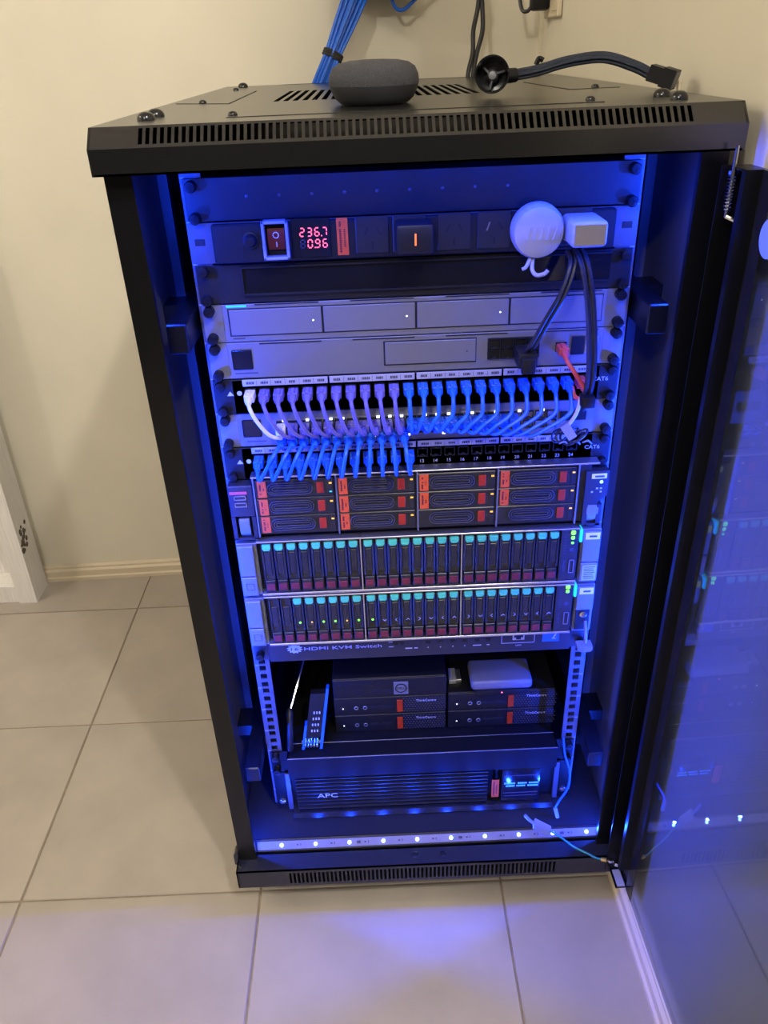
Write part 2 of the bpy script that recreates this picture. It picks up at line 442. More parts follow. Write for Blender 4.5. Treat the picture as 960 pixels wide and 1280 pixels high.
# door, swung open to the right; t runs along the door from the hinge, n towards the room
dn = math.hypot(1, .0245)
def D(t, n, z): return (308+.0245*t/dn-n/dn, -22-t/dn-.0245*n/dn, z)
def dbox(mb, t0, t1, n0, n1, z0, z1):
    vs = [D(t, n, z) for t in (t0, t1) for n in (n0, n1) for z in (z0, z1)]
    return mb.add(vs, [(0, 1, 3, 2), (4, 6, 7, 5), (0, 4, 5, 1), (2, 3, 7, 6), (0, 2, 6, 4), (1, 5, 7, 3)])
m = MB()
dbox(m, 0, 36, 0, 1.6, 70, 1100); dbox(m, 0, 1.6, 1.6, 27, 70, 1100); dbox(m, 34, 36, 1.6, 20, 116, 1100)
dbox(m, 28, 34, 18.4, 20, 116, 1100); dbox(m, 1.6, 34, 1.6, 20, 70, 72); dbox(m, 1.6, 34, 1.6, 20, 1098, 1100)
door = m.build('door', 'frame_satin', rack, smooth=0)
m = MB(); dbox(m, 36, 556, 0, 4.5, 70, 1100); m.build('glass_pane', 'tinted_glass', door, smooth=0)
m = MB(); dbox(m, 36, 58, 4.5, 4.9, 70, 1100); dbox(m, 530, 556, 4.5, 4.9, 70, 1100); m.build('black_border', 'gloss_black', door, smooth=0)  # black strips along both upright edges of the glass
m = MB(); a = Vector(D(74, 4.6, 1048)); m.cyl(a, a+Vector((-3, 0, 0)), 17, 24); m.build('glue_disc', 'disc_blue', door, label='round blue disc near the top of the glass')
m = MB()
sp = Vector(D(13, 21, 0)); px_, py_ = sp.x, sp.y
m.cyl((px_, py_, 1056), (px_, py_, 1118), 1.7, 8)
m.tube([(px_+3.3*math.cos(i*.9), py_+3.3*math.sin(i*.9), 1062+i*.42) for i in range(76)], .75, 5, 1)
m.cyl((px_, py_, 1057), (px_+9, py_-5, 1053), 2.2, 8); m.cyl((px_, py_, 1094), (px_, py_, 1097), 4.6, 10)
m.build('hinge_pin', 'chrome', door, label='chrome spring loaded hinge pin')
m = MB(); dbox(m, 4, 33, 5, 17, 72.2, 73); m.build('hinge_sticker', 'sticker_white', door)
m = MB(); a = Vector(D(8, 24, 101)); m.cyl(a, a+Vector((0, 0, 5)), 4.5, 10); m.cyl(a+Vector((8, -6, 0)), a+Vector((8, -6, 7)), 5.5, 6)
m.build('hinge_bolt', 'chrome', door)

# ------------------------------------------------------------------ LED tape
strip = thing('led_strip', 'blue LED tape stuck round the inside of the rack frame', 'led strip', (0, 20, 108))
led = MB().dome((0, 0, 0), (0, -.727, .687), 2.9, 2.2, 10).mesh('led', 'led_core')
tp = MB().obox((5, 18.9, 107.9), (275, 0, 0), (0, 4.2, 4.45), (0, -.22, .2)).build('tape', 'led_tape', strip)
for k in range(10): place('led', led, tp, (-231+54.4*k, 18.6, 108.2))
m = MB()
def chip(x, wd, hh, t): m.obox((x, 18.6, 108.2), (wd, 0, 0), (0, hh*.687, hh*.727), (0, -t*.727, t*.687))
for k in range(9):
    x = -231+54.4*k
    chip(x+25.5, 1.5, 1, .4); chip(x+30.5, .5, 2, .4)
    if k % 3 == 2: chip(x+15, 3, 2, .6)
m.build('resistor', 'print_grey', tp, kind='stuff')
for s in (-1, 1):
    t_ = MB().box(*sorted((s*292.6, s*294.2)), 11, 21, 118, 1104).build('tape', 'led_tape', strip)
    ls = MB().dome((0, 0, 0), (-s, 0, 0), 2.9, 2.2, 10).mesh('led', 'led_core')
    for k in range(18): place('led', ls, t_, (s*292.6, 16, 150+54.4*k))
t_ = MB().box(-285, 285, 10, 20, 1110.4, 1111.6).build('tape', 'led_tape', strip)
ls = MB().dome((0, 0, 0), (0, 0, -1), 2.9, 2.2, 10).mesh('led', 'led_core')
for k in range(10): place('led', ls, t_, (-245+54.4*k, 15, 1110.4))

# ------------------------------------------------------------------ rack mounted devices
ZU = 961.8; U = 44.45
def zt(u): return ZU-u*U                # top edge of rack unit u (u = 0 at the first silver unit)
# thumb screw and pan screw
sm = MB(); sm.lathe([(6.1, .5), (6.1, 1.6), (5.6, 2.2), (6.0, 9.5), (5.2, 11), (4.0, 11.2)], (0, 0, 0), (0, -1, 0), 14)
sm.obox((0, -11.4, 0), (3.4, 0, 0), (0, .3, 0), (0, 0, .7)); sm.obox((0, -11.4, 0), (.7, 0, 0), (0, .3, 0), (0, 0, 3.4))
THUMB = sm.mesh('screw', 'screw_black')
sm = MB(); sm.lathe([(6.1, .5), (6.1, 1.5), (5.6, 1.6), (5.4, 3.2), (3.6, 4.6), (.8, 5)], (0, 0, 0), (0, -1, 0), 14)
PAN = sm.mesh('screw', 'chrome')
def ears_box(u, n=1, face=(-219, 219), yf=82, ye=83, depth=420, gap=.5, ear=241.3, zoff=0):
    """ears + chassis as one mesh"""
    z1 = zt(u)-gap+zoff; z0 = zt(u+n)+gap+zoff
    m = MB(); m.box(-ear, ear, ye-.4, ye+1.6, z0, z1); m.box(face[0], face[1], yf, depth, z0, z1, .8)
    return m, z0, z1
def screws(parent, u, n=1, mesh=None, y=82.9, offs=(6.35, 38.1)):
    z1 = zt(u)
    for s in (-1, 1):
        for d in offs: place('screw', mesh or THUMB, parent, (s*232.5, y, z1-d))

# 1U blanking panel at the top
bp = thing('blanking_plate', 'plain dark blanking panel at the very top of the rack', 'rack panel', (0, 83, zt(-2.5)))
m = MB(); m.box(-241.3, 241.3, 82.5, 84.6, zt(-2)+.5, zt(-3)-.5, .5); m.build('panel', 'blank_panel_metal', bp)
rv = MB().dome((0, 0, 0), (0, -1, 0), 1.8, .7, 10).mesh('led_glint', 'rail_metal')  # dots modelled for the top LEDs' reflection in the panel
for k in range(9): place('led_glint', rv, bp, (-176+34.5*k, 82.5, zt(-2.55)))
screws(bp, -3, offs=(8, 40))

# power distribution unit
pdu = thing('power_distribution_unit', 'black power strip panel with red digital meter and switch', 'power strip', (0, 83, zt(-1.5)))
m = MB(); z0, z1 = zt(-1)+1, zt(-2)-1
m.box(-241.3, 241.3, 82.6, 84.6, z0, z1); m.build('ear', 'rail_metal', pdu)
for s in (-1, 1): MB().box(s*232-5.5, s*232+5.5, 82.0, 82.8, 1026.5, 1033.5, .3).build('ear_slot', 'dark_void', pdu)
m = MB(); m.box(-217, 217, 74, 130, z0+1, z1-1, 1.5); body = m.build('body', 'panel_black', pdu)
m = MB()
for x in (-185, -166, -133, -86, -66, -26, 21, 61, 106, 150): m.box(x-.5, x+.5, 73.6, 74.2, z0+3, z1-3)
m.box(-215, 215, 73.6, 74.2, z1-4, z1-3.2)
m.build('module_seam', 'dark_void', pdu, kind='stuff')
m = MB().lathe([(9, 0), (9, 2), (7, 2.5), (5.5, 9), (4.5, 10), (0.5, 10)], (-175.5, 74, 1032), (0, -1, 0), 18); m.build('breaker_button', 'black_plastic', pdu)
# rocker switch under a clear flap
m = MB(); x0, x1, a, b = -162, -134, 1012.5, 1052.5
for q in ((x0, x1, b-3, b), (x0, x1, a, a+3), (x0, x0+3, a, b), (x1-3, x1, a, b)): m.box(q[0], q[1], 62, 74, q[2], q[3], .6)
fr = m.build('switch_cover', 'clear_plug', pdu, label='clear plastic switch guard')
m = MB(); m.yz([(74, 1022), (70, 1022), (66.5, 1033), (69, 1044), (74, 1044)], -156.5, -138.5); rk = m.build('rocker_switch', 'rocker_maroon', pdu)
m = MB().tube([(-147.5+3*math.cos(t*.628), 66.6, 1037.5+3*math.sin(t*.628)) for t in range(10)], .6, 5, 1, True); m.box(-148.1, -146.9, 67.3, 68.5, 1025, 1030.5); m.build('switch_marks', 'print_white', rk, kind='stuff')
# meter
m = MB().box(-131.5, -89.5, 72.5, 75, 1011.5, 1052, 1); me_ = m.build('meter', 'gloss_black', pdu)
SEG = {'0': 'abcdef', '2': 'abged', '3': 'abgcd', '6': 'afgedc', '7': 'abc', '9': 'abfgcd', '8': 'abcdefg'}
def digit(mb, ch, x, z, wd, ht, y, th=1.0, sl=.06):
    pos = {'a': (0, 1, 1, 1), 'g': (0, .5, 1, .5), 'd': (0, 0, 1, 0), 'f': (0, .5, 0, 1), 'b': (1, .5, 1, 1), 'e': (0, 0, 0, .5), 'c': (1, 0, 1, .5)}
    for sg in SEG[ch]:
        ax, az, bx_, bz = pos[sg]
        if ax == bx_: mb.box(x+ax*wd-th/2+sl*ht*(az+bz)/2, x+ax*wd+th/2+sl*ht*(az+bz)/2, y-.25, y, z+az*ht+.7, z+bz*ht-.7)
        else: mb.box(x+ax*wd+.7+sl*ht*az, x+bx_*wd-.7+sl*ht*az, y-.25, y, z+az*ht-th/2, z+az*ht+th/2)
m = MB()
for i, ch in enumerate('2367'): digit(m, ch, -122.5+8*i, 1034, 4.4, 8.2, 72.4)
m.box(-99.9, -98.7, 72.15, 72.4, 1033.4, 1034.6)
for i, ch in enumerate('096'): digit(m, ch, -114.5+8*i, 1022, 4.4, 8.2, 72.4)
m.box(-107.6, -106.4, 72.15, 72.4, 1021.4, 1022.6)
m.build('red_digits', 'digit_red', me_, smooth=0)
m = MB(); digit(m, '8', -122.5, 1022, 4.4, 8.2, 72.4); m.build('unlit_digit', 'digit_off', me_, smooth=0)
def test_tag(parent, x0, x1, y, za, zb, name='test_tag'):
    t = MB().box(x0, x1, y-.5, y, za, zb).build(name, 'tag_red', parent)
    m = MB(); n = int((zb-za)/2.2)
    for k in range(n):
        if random.random() < .8:
            zz = za+3+k*(zb-za-6)/n; m.box(x0+(x1-x0)*.22, x0+(x1-x0)*.40, y-.65, y-.4, zz, zz+1.3)
            if 2 < k < n-4: m.box(x0+(x1-x0)*.62, x0+(x1-x0)*.76, y-.65, y-.4, zz, zz+1.2)
    m.build('tag_print', 'print_dark', t, kind='stuff')
    return t
test_tag(pdu, -83, -71, 74, 1012.5, 1051)
def socket(x0, x1):
    c = (x0+x1)/2
    f = MB().box(x0, x1, 72.6, 75, 1013, 1051.5, 1).build('power_socket', 'blank_panel_metal', pdu)
    m = MB()
    for s in (-1, 1): m.obox((c+s*6.4, 72.5, 1036.5), (1.1, 0, 0), (0, .3, 0), (s*-1.9, 0, 4))
    m.box(c-1.1, c+1.1, 72.2, 72.8, 1018, 1025.5)
    m.build('pin_slot', 'dark_void', f, kind='stuff')
    if abs(x0-68) < 1: MB().obox((c-6.6, 71.9, 1036.5), (.7, 0, 0), (0, .4, 0), (1.6, 0, 4.4)).build('slot_shutter', 'steel', f)
for x in (-63, -23, 25, 68, 112, 154): socket(x, x+36)

# dark tray cover under it
sc_ = thing('drawer_unit', 'dark drawer front with a long glossy window below the power strip', 'rack panel', (0, 83, zt(-.5)))
m = MB(); m.box(-241.3, 241.3, 82, 84.6, zt(0)+1, zt(-1)-1, .5); m.box(-217, 217, 84, 300, zt(0)+3, zt(-1)-3); m.build('front', 'panel_black', sc_)
m = MB(); z0, z1 = 973, 1001
m.box(-190, 218, 79, 82.2, z1, z1+2); m.box(-190, 218, 79, 82.2, z0-2, z0); m.box(-192, -190, 79, 82.2, z0-2, z1+2); m.build('window_frame', 'panel_black', sc_)
MB().box(-190, 218, 81, 82.2, z0, z1).build('smoked_window', 'smoke_panel', sc_)
screws(sc_, -1)

# silver storage recorder with four bays
nvr = thing('network_recorder', 'silver rack recorder with four drive bay doors and glowing blue bar', 'network device', (0, 83, zt(.5)))
m, z0, z1 = ears_box(0); m.build('chassis', 'silver_paint', nvr)
MB().box(-213.5, -190.5, 81.4, 82.2, 958, 960.4, .3).build('status_bar', 'status_bar', nvr)
m = MB()
for k in range(4): m.box(-181+108*k, -109+108*k if k < 3 else 212, 81.7, 82.1, 959.6, 961.0)
m.build('vent_slit', 'dark_void', nvr, kind='stuff')
for k in range(4):
    x0, x1 = -211+106.7*k, -211+106.7*k+104.2
    m = MB(); m.box(x0-1.6, x1+1, 81.5, 82.3, 924.8, 956.6); g = m.build('bay_gap', 'dark_void', nvr)
    d = MB().box(x0, x1, 80.2, 82, 926, 955.4, .5).build('drive_bay_door', 'silver_dark' if 0 else 'silver_paint', nvr)
    MB().dome((x1-9.5, 80.2, 940.5), (0, -1, 0), 1.0, .4, 8).build('drive_lamp', 'lamp_white', d)
MB().box(-210, -196, 81.7, 82.1, 921.2, 922.6).build('model_print', 'print_grey', nvr, kind='stuff')
screws(nvr, 0)

# silver network gateway
gw = thing('network_gateway', 'silver rack gateway with small dark square screen and eight ports', 'network device', (0, 83, zt(1.5)))
m, z0, z1 = ears_box(1); m.build('chassis', 'silver_paint', gw)
s_ = MB().box(-214.5, -191, 81.2, 82.2, 884.5, 908.5, 1.2).build('touch_screen', 'screen_dark', gw)
m = MB()
for k in range(4): m.box(-181+108*k, -109+108*k if k < 3 else 212, 81.7, 82.1, 914.2, 915.6)
m.build('vent_slit', 'dark_void', gw, kind='stuff')
m = MB(); m.box(-213, -186, 81.7, 82.1, 879, 880.6); m.build('model_print', 'print_grey', gw, kind='stuff')
MB().box(-37.5, 71, 81.5, 82.3, 882, 911.5).build('bay_gap', 'dark_void', gw)
d = MB().box(-35.7, 70.2, 80.2, 82, 883.5, 910.2, .5).build('drive_bay_door', 'silver_paint', gw)
MB().dome((60, 80.2, 896), (0, -1, 0), 1.0, .4, 8).build('drive_lamp', 'print_grey', d)
def port_mesh(wd=12.4, ht=10.8):
    m = MB(); y0, y1 = 79.8, 82.4
    m.box(-wd/2, -wd/2+1, y0-82, y1-82, -ht/2, ht/2); m.box(wd/2-1, wd/2, y0-82, y1-82, -ht/2, ht/2)
    m.box(-wd/2, wd/2, y0-82, y1-82, ht/2-1, ht/2); m.box(-wd/2, wd/2, y0-82, y1-82, -ht/2, -ht/2+1.4); m.box(-wd/2, wd/2, .2, .4, -ht/2, ht/2)
    m.box(-2, 2, y0-82, y1-82, -ht/2, -ht/2+3)
    return m.mesh('ethernet_port', 'gloss_black')
PORT = port_mesh(); PORTS = port_mesh(13.2, 11.4)
pf = MB().box(84, 145, 81.4, 82.3, 884, 910, .3).build('port_block', 'black_plastic', gw)
for r in range(2):
    for k in range(4): place('ethernet_port', port_mesh(13.6, 11.6) if r+k == 0 else bpy.data.objects[[o.name for o in COL.objects if o.name.startswith('ethernet_port')][0]].data, gw, (92+15.1*k, 81.4, 903.4-12.6*r))
place('ethernet_port', PORT, gw, (170, 82, 896))
for i, x in enumerate((184, 200)): MB().box(x-2, x+13, 80, 82.2, 886+i, 908, .5).build('fibre_cage', 'steel' if i else 'black_plastic', gw)
screws(gw, 1)

# patch panels
def patch_panel(u, label, name='patch_bay'):
    t = thing(name, label, 'patch panel', (0, 83, zt(u+.5)))
    m, z0, z1 = ears_box(u, yf=80, ye=83, depth=110); m.box(-241, 241, 80, 82.6, z0, z1, .6); m.build('panel', 'panel_black', t)
    return t, z1
def id_strip(parent, x0, x1, za, zb, cells):
    s_ = MB().box(x0, x1, 78.8, 80.1, za, zb, .3).build('label_strip', 'sticker_white', parent)
    m = MB(); wd = (x1-x0)/cells
    for k in range(cells):
        xx = x0+wd*k
        if k: m.box(xx-.2, xx+.2, 78.6, 78.9, za+1, zb-1)
        a = xx+wd*.28
        while a < xx+wd*.74:
            L = random.uniform(1.0, 2.2); m.box(a, a+L, 78.6, 78.9, za+2.6, zb-2.6); a += L+.5
    m.build('strip_print', 'print_grey', s_, kind='stuff')
pa, z1 = patch_panel(2, 'black CAT6 patch panel with white label strips above lavender and blue plugs')
for k in range(4): id_strip(pa, -206+103.2*k, -206+103.2*k+101, 864.4, 872.6, 6)
lettering(pa, 'CAT6', 210.5, 79.9, 852.5, 5.0, 'print_white', 19)
XU = [-197.5+17.05*k for k in range(24)]
for x in XU: place('jack', PORTS, pa, (x, 80, 856))
m = MB(); m.xz([(-226, 853), (-222, 858.5), (-218, 853)], 79.7, 80.1); m.cyl((-211, 80.1, 855.8), (-211, 79.7, 855.8), 3, 12); m.build('panel_symbols', 'print_white', pa, kind='stuff')
for k in range(12, 24): lettering(pa, str(k+1), XU[k]-1.8, 79.9, 843.6, 2.8, 'print_white', name='port_number')
screws(pa, 2)
pb, z1 = patch_panel(4, 'black CAT6 patch panel with its right half empty, numbers 13 to 24')
for k in range(4): id_strip(pb, -206+103.2*k, -206+103.2*k+101 if k < 3 else 194, 775.6, 783.6, 6)
lettering(pb, 'CAT6', 209.5, 79.9, 762.5, 5.0, 'print_white', 19)
XL = [-197+16.95*k for k in range(24)]
JDARK = PORTS.copy(); JDARK.materials[0] = MATS['dark_void']
for k, x in enumerate(XL): place('jack', PORTS if k < 12 else JDARK, pb, (x, 80, 768))
for k in range(12, 24): lettering(pb, str(k+1), XL[k]-3.0, 79.7, 753.4, 4.4, 'print_white', name='port_number')
m = MB(); m.xz([(-226, 762), (-222, 767.5), (-218, 762)], 79.7, 80.1); m.cyl((-211, 80.1, 765), (-211, 79.7, 765), 3, 12); m.build('panel_symbols', 'print_white', pb, kind='stuff')
screws(pb, 4)

# silver switch
sw = thing('network_switch', 'silver network switch between the two patch panels, ports lit white', 'network device', (0, 83, zt(3.5)))
m, z0, z1 = ears_box(3); m.build('chassis', 'silver_paint', sw)
MB().box(-213.5, -190.5, 81.2, 82.2, 797.3, 820.3, 1.2).build('touch_screen', 'screen_dark', sw)
MB().box(-210, -186, 81.7, 82.1, 790.5, 792).build('model_print', 'print_grey', sw, kind='stuff')
MB().box(-174, 172, 81.4, 82.3, 792, 819, .4).build('port_block', 'silver_dark', sw)
XS = [-165+14.35*k for k in range(24)]
PS = port_mesh(12.6, 10.6)
lm = MB().box(-1.9, 1.9, -.4, .2, -1.5, 1.5).mesh('port_lamp', 'lamp_white')
for k, x in enumerate(XS):
    for r in range(2):
        p_ = place('ethernet_port', PS, sw, (x, 81.4, 812-12.2*r))
        if (k % 2 == 0 or k in (5, 9, 13)) and r == 0: place('port_lamp', lm, p_, (x+3, 79.4, 818.2))
        if k in (1, 3, 6, 8, 11, 14) and r == 1: place('port_lamp', lm, p_, (x-3, 79.4, 793.2))
for k in range(2):
    MB().box(176+17*k, 191+17*k, 80, 82.2, 802, 814, .5).build('fibre_cage', 'black_plastic', sw)
screws(sw, 3)

# ------------------------------------------------------------------ black server with twelve large drives
Y1 = 62
s1 = thing('rack_server', 'black rack server with twelve large drive trays carrying red stickers', 'server', (0, 83, zt(6)))
m = MB(); z0, z1 = 664, 749.5
m.box(-210, 218, Y1+6, 78, z0, z1, .6); m.box(-210, 218, 78.4, 440, z0, zt(5)-1); m.build('chassis', 'server_bezel', s1)
m = MB(); m.box(-209, 226, Y1-1, 78, z1, z1+2.2, .5); m.build('top_lip', 'steel', s1)
m = MB()
for x in (-207.5, -104.2, -2.4, 98.8, 200.2): m.box(x, x+1.8, Y1-.5, Y1+8, z0, z1)
m.build('divider', 'silver_dark', s1, kind='stuff')
bodym = MB(); Wc = 98.6
bodym.box(0, Wc, 0, 8, -25, 0, .8)
ringm = MB()
for hr in (8.2, 5.2, 2.2):
    pts = []
    for k in range(9): t = PI/2+PI*k/8; pts.append((24+hr*math.cos(t), -.9, -12.5+hr*math.sin(t)))
    for k in range(9): t = -PI/2+PI*k/8; pts.append((64+hr*math.cos(t), -.9, -12.5+hr*math.sin(t)))
    ringm.tube(pts, .85, 5, 1, True)
bodym.box(92, 97, -.4, .1, -23, -2)
CAD = bodym.mesh('drive_tray', 'caddy_black'); RING = ringm.mesh('grille_ridge', 'ridge_grey')
BTN = MB().box(0, 9, -1, .2, -15.5, 0, .5).mesh('release_button', 'button_red')
LMP = MB().box(0, 4, -.5, .2, -2.6, 0, .3).mesh('status_lamp', 'lamp_yellow')
for c in range(4):
    for r in range(3):
        x = -205.4+101.6*c; z = 746.3-25.9*r
        t = place('drive_tray', CAD, s1, (x, Y1, z)); place('grille_ridge', RING, t, (x, Y1, z))
        if not (r == 2 and c >= 2): test_tag(t, x+3.5, x+14.5, Y1-.2, z-24, z-1, 'sticker')
        place('release_button', BTN, t, (x+77.5, Y1, z-5)); place('status_lamp', LMP, t, (x+93, Y1, z-5.5))
        if r == 0 and c == 0: MB().box(x+93, x+96.5, Y1-.6, Y1, z-20, z-18, .3).build('activity_lamp', 'lamp_teal', t)
# ears with latch openings
for s in (-1, 1):
    m = MB(); xa, xb = (-240, -209) if s < 0 else (207, 240)
    if s < 0:
        m.box(xa, xb, Y1+2, 82, 694, z1-11, 1.2); m.box(xa, xa+5, Y1+2, 84, z0-4, 694); m.box(xb-5, xb, Y1+2, 84, z0-4, 694); m.box(xa, xb, Y1+2, 84, z0-5, z0-2); m.box(xa+5, xb-5, 80, 84, z0-4, 694)
    else:
        m.xz([(xa+4, z0-5), (xa+4, z1-11), (xb, z1-11), (xb, 703), (229, 694), (229, 690), (xa+10, 690), (xa+10, z0-5)], Y1+2, 82); m.box(229, 235, Y1+2, 84, z0-5, 690); m.box(xa+8, xb-6, Y1+2, 84, z0-5, z0-2); m.box(xa+10, 229, 80, 84, z0-3, 692)
    ear = m.build('ear', 'server_bezel', s1)
    m = MB().yz([(Y1+4, 690), (Y1+1, 684), (Y1+3, 668), (Y1+10, 660), (80, 660), (80, 690)], xa+9, xb-9); m.build('latch', 'disc_blue' if 0 else 'silver_dark', ear)
    if s < 0:
        MB().box(-238, -216, Y1+1.2, Y1+2.2, 727, 731, .3).build('purple_stripe', 'red_jacket', ear)
        m = MB()
        for zz in (712, 722): 
            for q in ((-233, -218, zz-3, zz-2.2), (-233, -218, zz+2.2, zz+3), (-233, -232.2, zz-3, zz+3), (-218.8, -218, zz-3, zz+3)): m.box(q[0], q[1], Y1+.8, Y1+2.2, q[2], q[3])
        m.build('usb_port', 'steel', ear)
    else:
        st = MB().box(218, 237, Y1+1.2, Y1+2.2, 728, 735, .2).build('name_sticker', 'sticker_cream', ear)
        MB().box(222, 234, Y1+1, Y1+1.3, 730, 732.5).build('sticker_print', 'print_grey', st, kind='stuff')
        MB().dome((231, Y1+2, 723), (0, -1, 0), 2.2, 1.2, 10).build('power_lamp', 'lamp_blue', ear)
        m = MB()
        for (a, b) in ((219, 708), (230, 708), (230, 713), (225, 713)): m.box(a, a+2.5, Y1+1.4, Y1+2.1, b, b+2)
        m.build('panel_print', 'print_white', ear, kind='stuff')

# ------------------------------------------------------------------ two small drive servers
XD = [-200.4+16.22*k for k in range(8)]+[-67.5+16.14*k for k in range(8)]+[65.3+15.9*k for k in range(8)]
dm = MB(); dm.box(-7.2, 7.2, 2, 12, -78, 0, .6); dm.box(-7.2, -5.2, 0, 3, -55, -2, .3); dm.box(5.2, 7.2, 0, 3, -55, -2, .3); dm.box(-4, 4, .6, 3, -48, -14, .5); dm.box(-6.4, 6.4, -.2, 3, -77, -58, .5)
DRV = dm.mesh('drive_tray', 'caddy_black')
lt = MB(); lt.xz([(-5.4, 0), (5.4, 0), (5.4, -5.5), (3.4, -8.4), (-3.4, -8.4), (-5.4, -5.5)], -1.6, 2); lt.box(-3.5, 3.5, -2.2, -1.2, -6.6, -5.4)
LAT = lt.mesh('latch', 'latch_teal')
RTB = MB().box(-5.4, 5.4, -1, .5, -10, 0, .4).mesh('release_tab', 'drive_tab_red')
GL = MB().dome((0, 0, 0), (0, -1, 0), 1.8, .8, 8).mesh('activity_lamp', 'lamp_green')
GL2 = MB().dome((0, 0, 0), (0, -1, 0), 1.3, .6, 8).mesh('activity_lamp', 'lamp_yellow')
AR = MB(); AR.obox((0, 0, 1.3), (.45, 0, 0), (0, .2, 0), (-1.3, 0, 1.3)); AR.obox((0, 0, -1.3), (.45, 0, 0), (0, .2, 0), (1.3, 0, 1.3)); ARW = AR.mesh('tray_mark', 'print_white')
def small_drive_server(u, label, empties, lit, lamps):
    Y = 61
    t = thing('drive_server', label, 'server', (0, 83, zt(u+1)))
    z1, z0 = zt(u)+7, zt(u+2)+(9.5 if u == 7 else 11)
    zt_, zb_ = z1-2, z0+2
    MB().box(-213, 212, Y+12, 77, z0, z1, .6).box(-213, 212, 78.6, 440, zt(u+2)+1.5, zt(u)-1.5).build('chassis', 'dark_void', t)
    m = MB(); m.box(-213, 210, Y-1, Y+14, z1-2.2, z1, .3); m.box(-213, 210, Y-1, Y+14, z0, z0+3.4, .3)
    for x in (-77.4, 55.4): m.box(x-.9, x+.9, Y-.6, Y+14, z0, z1)
    m.build('frame', 'steel', t)
    top = z1-4.5
    for k, x in enumerate(XD):
        d = place('drive_tray', DRV, t, (x, Y, top))
        if k not in empties: place('latch', LAT, d, (x, Y, top-1))
        place('release_tab', RTB, d, (x, Y, top-63))
        if k in lit: place('activity_lamp', GL if k % 3 else GL2, d, (x+1, Y+.5, top-42))
        elif u == 9 and k > 7:
            a = place('tray_mark', ARW, d, (x+1.5, Y+.5, top-44)); a.rotation_euler = (0, (k*1.57) % 6.28, 0)
    m = MB(); m.box(186, 209, Y, Y+14, z0+3, z1-2, .5); pnl = m.build('control_panel', 'server_bezel', t)
    m = MB()
    for k in range(8): m.box(190, 193.5, Y-.2, Y+.2, z1-10-k*4.2, z1-9-k*4.2)
    m.box(198.5, 203, Y-.2, Y+.2, z1-36, z1-30.5); m.box(191.5, 193, Y-.2, Y+.2, z0+18, z0+36); m.box(190, 194, Y-.2, Y+.2, z0+24, z0+28)
    m.build('panel_print', 'print_grey', pnl, kind='stuff')
    for i, zz in enumerate(lamps):
        r = (3.0, 2.4, 1.7)[i]; MB().box(201.2-r, 201.2+r, Y-.7, Y+.2, zz-r, zz+r, r*.4).build('status_lamp', 'lamp_green', pnl)
    m = MB()
    for q in ((198.8, 205.8, z0+16, z0+17), (198.8, 205.8, z0+36, z0+37), (198.8, 199.8, z0+16, z0+37), (204.8, 205.8, z0+16, z0+37)): m.box(q[0], q[1], Y-1, Y+.3, q[2], q[3])
    m.build('video_port', 'silver_dark', pnl)
    MB().box(210, 213.6, Y-1, Y+13, z1-22, z1-3, .6).build('side_lamp', 'lamp_teal', t)
    # ears
    for s in (-1, 1):
        xa, xb = (-240.5, -214) if s < 0 else (214, 240)
        m = MB(); m.box(xa, xb, Y+6, 84, z0-2, z1-6, .6)
        ear = m.build('ear', 'silver_paint', t)
        zs = z0+30
        if not (u == 9 and s > 0):
            MB().box(xa+1, xb-4 if s < 0 else xb-1, Y+1, Y+7, zs+1, z1-8, 1.2).build('ear_cover', 'silver_paint', ear)
            f = MB().box(xa+1, xb-4 if s < 0 else xb-1, Y+1, Y+7, z0-1, zs-1, 1.2).build('ear_flap', 'silver_paint', ear)
            if s < 0:
                m = MB(); c = (xa+xb-4)/2+.5; zc = (z0+zs)/2-1
                for q in ((-5.5, 5.5, 4.5, 5.5), (-5.5, 5.5, -5.5, -4.5), (-5.5, -4.5, -5.5, 5.5), (4.5, 5.5, -5.5, 5.5)): m.box(c+q[0], c+q[1], Y+.2, Y+1.2, zc+q[2], zc+q[3])
                m.build('flap_button', 'silver_dark', f)
            else:
                st = MB().box(xa+4, xb-3, Y+.4, Y+1.2, z0+2, zs-4).build('spec_sticker', 'sticker_white', f)
                m = MB()
                for k in range(7): m.box(xa+6, xb-5-(k % 3), Y+.2, Y+.5, z0+5+k*3, z0+6+k*3)
                m.build('sticker_print', 'print_grey', st, kind='stuff')
        else:
            MB().box(xa+1, xb-1, Y+1, Y+7, zs+8, z1-8, 1.2).build('ear_cover', 'silver_paint', ear)
            MB().box(xa+3, xb-4, Y+4, Y+6.4, z0+2, zs+6).build('latch_recess', 'dark_void', ear)
            MB().lathe([(5, 0), (5, 1.5), (3, 2), (2, 2)], (227, Y+4, zs-1), (0, -1, 0), 14).build('captive_screw', 'chrome', ear)
            m = MB(); m.cyl((231, Y+2, zs-12), (230, Y-14, z0-10), 2, 8); m.xz([(217, z0-8), (238, z0-8), (238, z0-15), (235, z0-18), (222, z0-18), (217, z0-13)], Y-22, Y-8)
            m.build('release_handle', 'silver_paint', ear, label='folded down release handle')
        if s > 0:
            st = MB().box(xa+4, xb-3, Y+.3, Y+1.1, z1-19, z1-9).build('name_sticker', 'sticker_cream', ear)
            MB().box(xa+9, xb-7, Y+.1, Y+.4, z1-15.5, z1-12.8).build('sticker_print', 'print_grey', st, kind='stuff')
    return t
small_drive_server(7, 'upper grey eared server packed with twenty four teal latched slim drives', (), (), (651, 643, 635))
small_drive_server(9, 'lower grey eared server with green drive lights, above the KVM switch', (0, 1), (2, 3, 4, 5, 6, 7, 8), (564, 556.5))

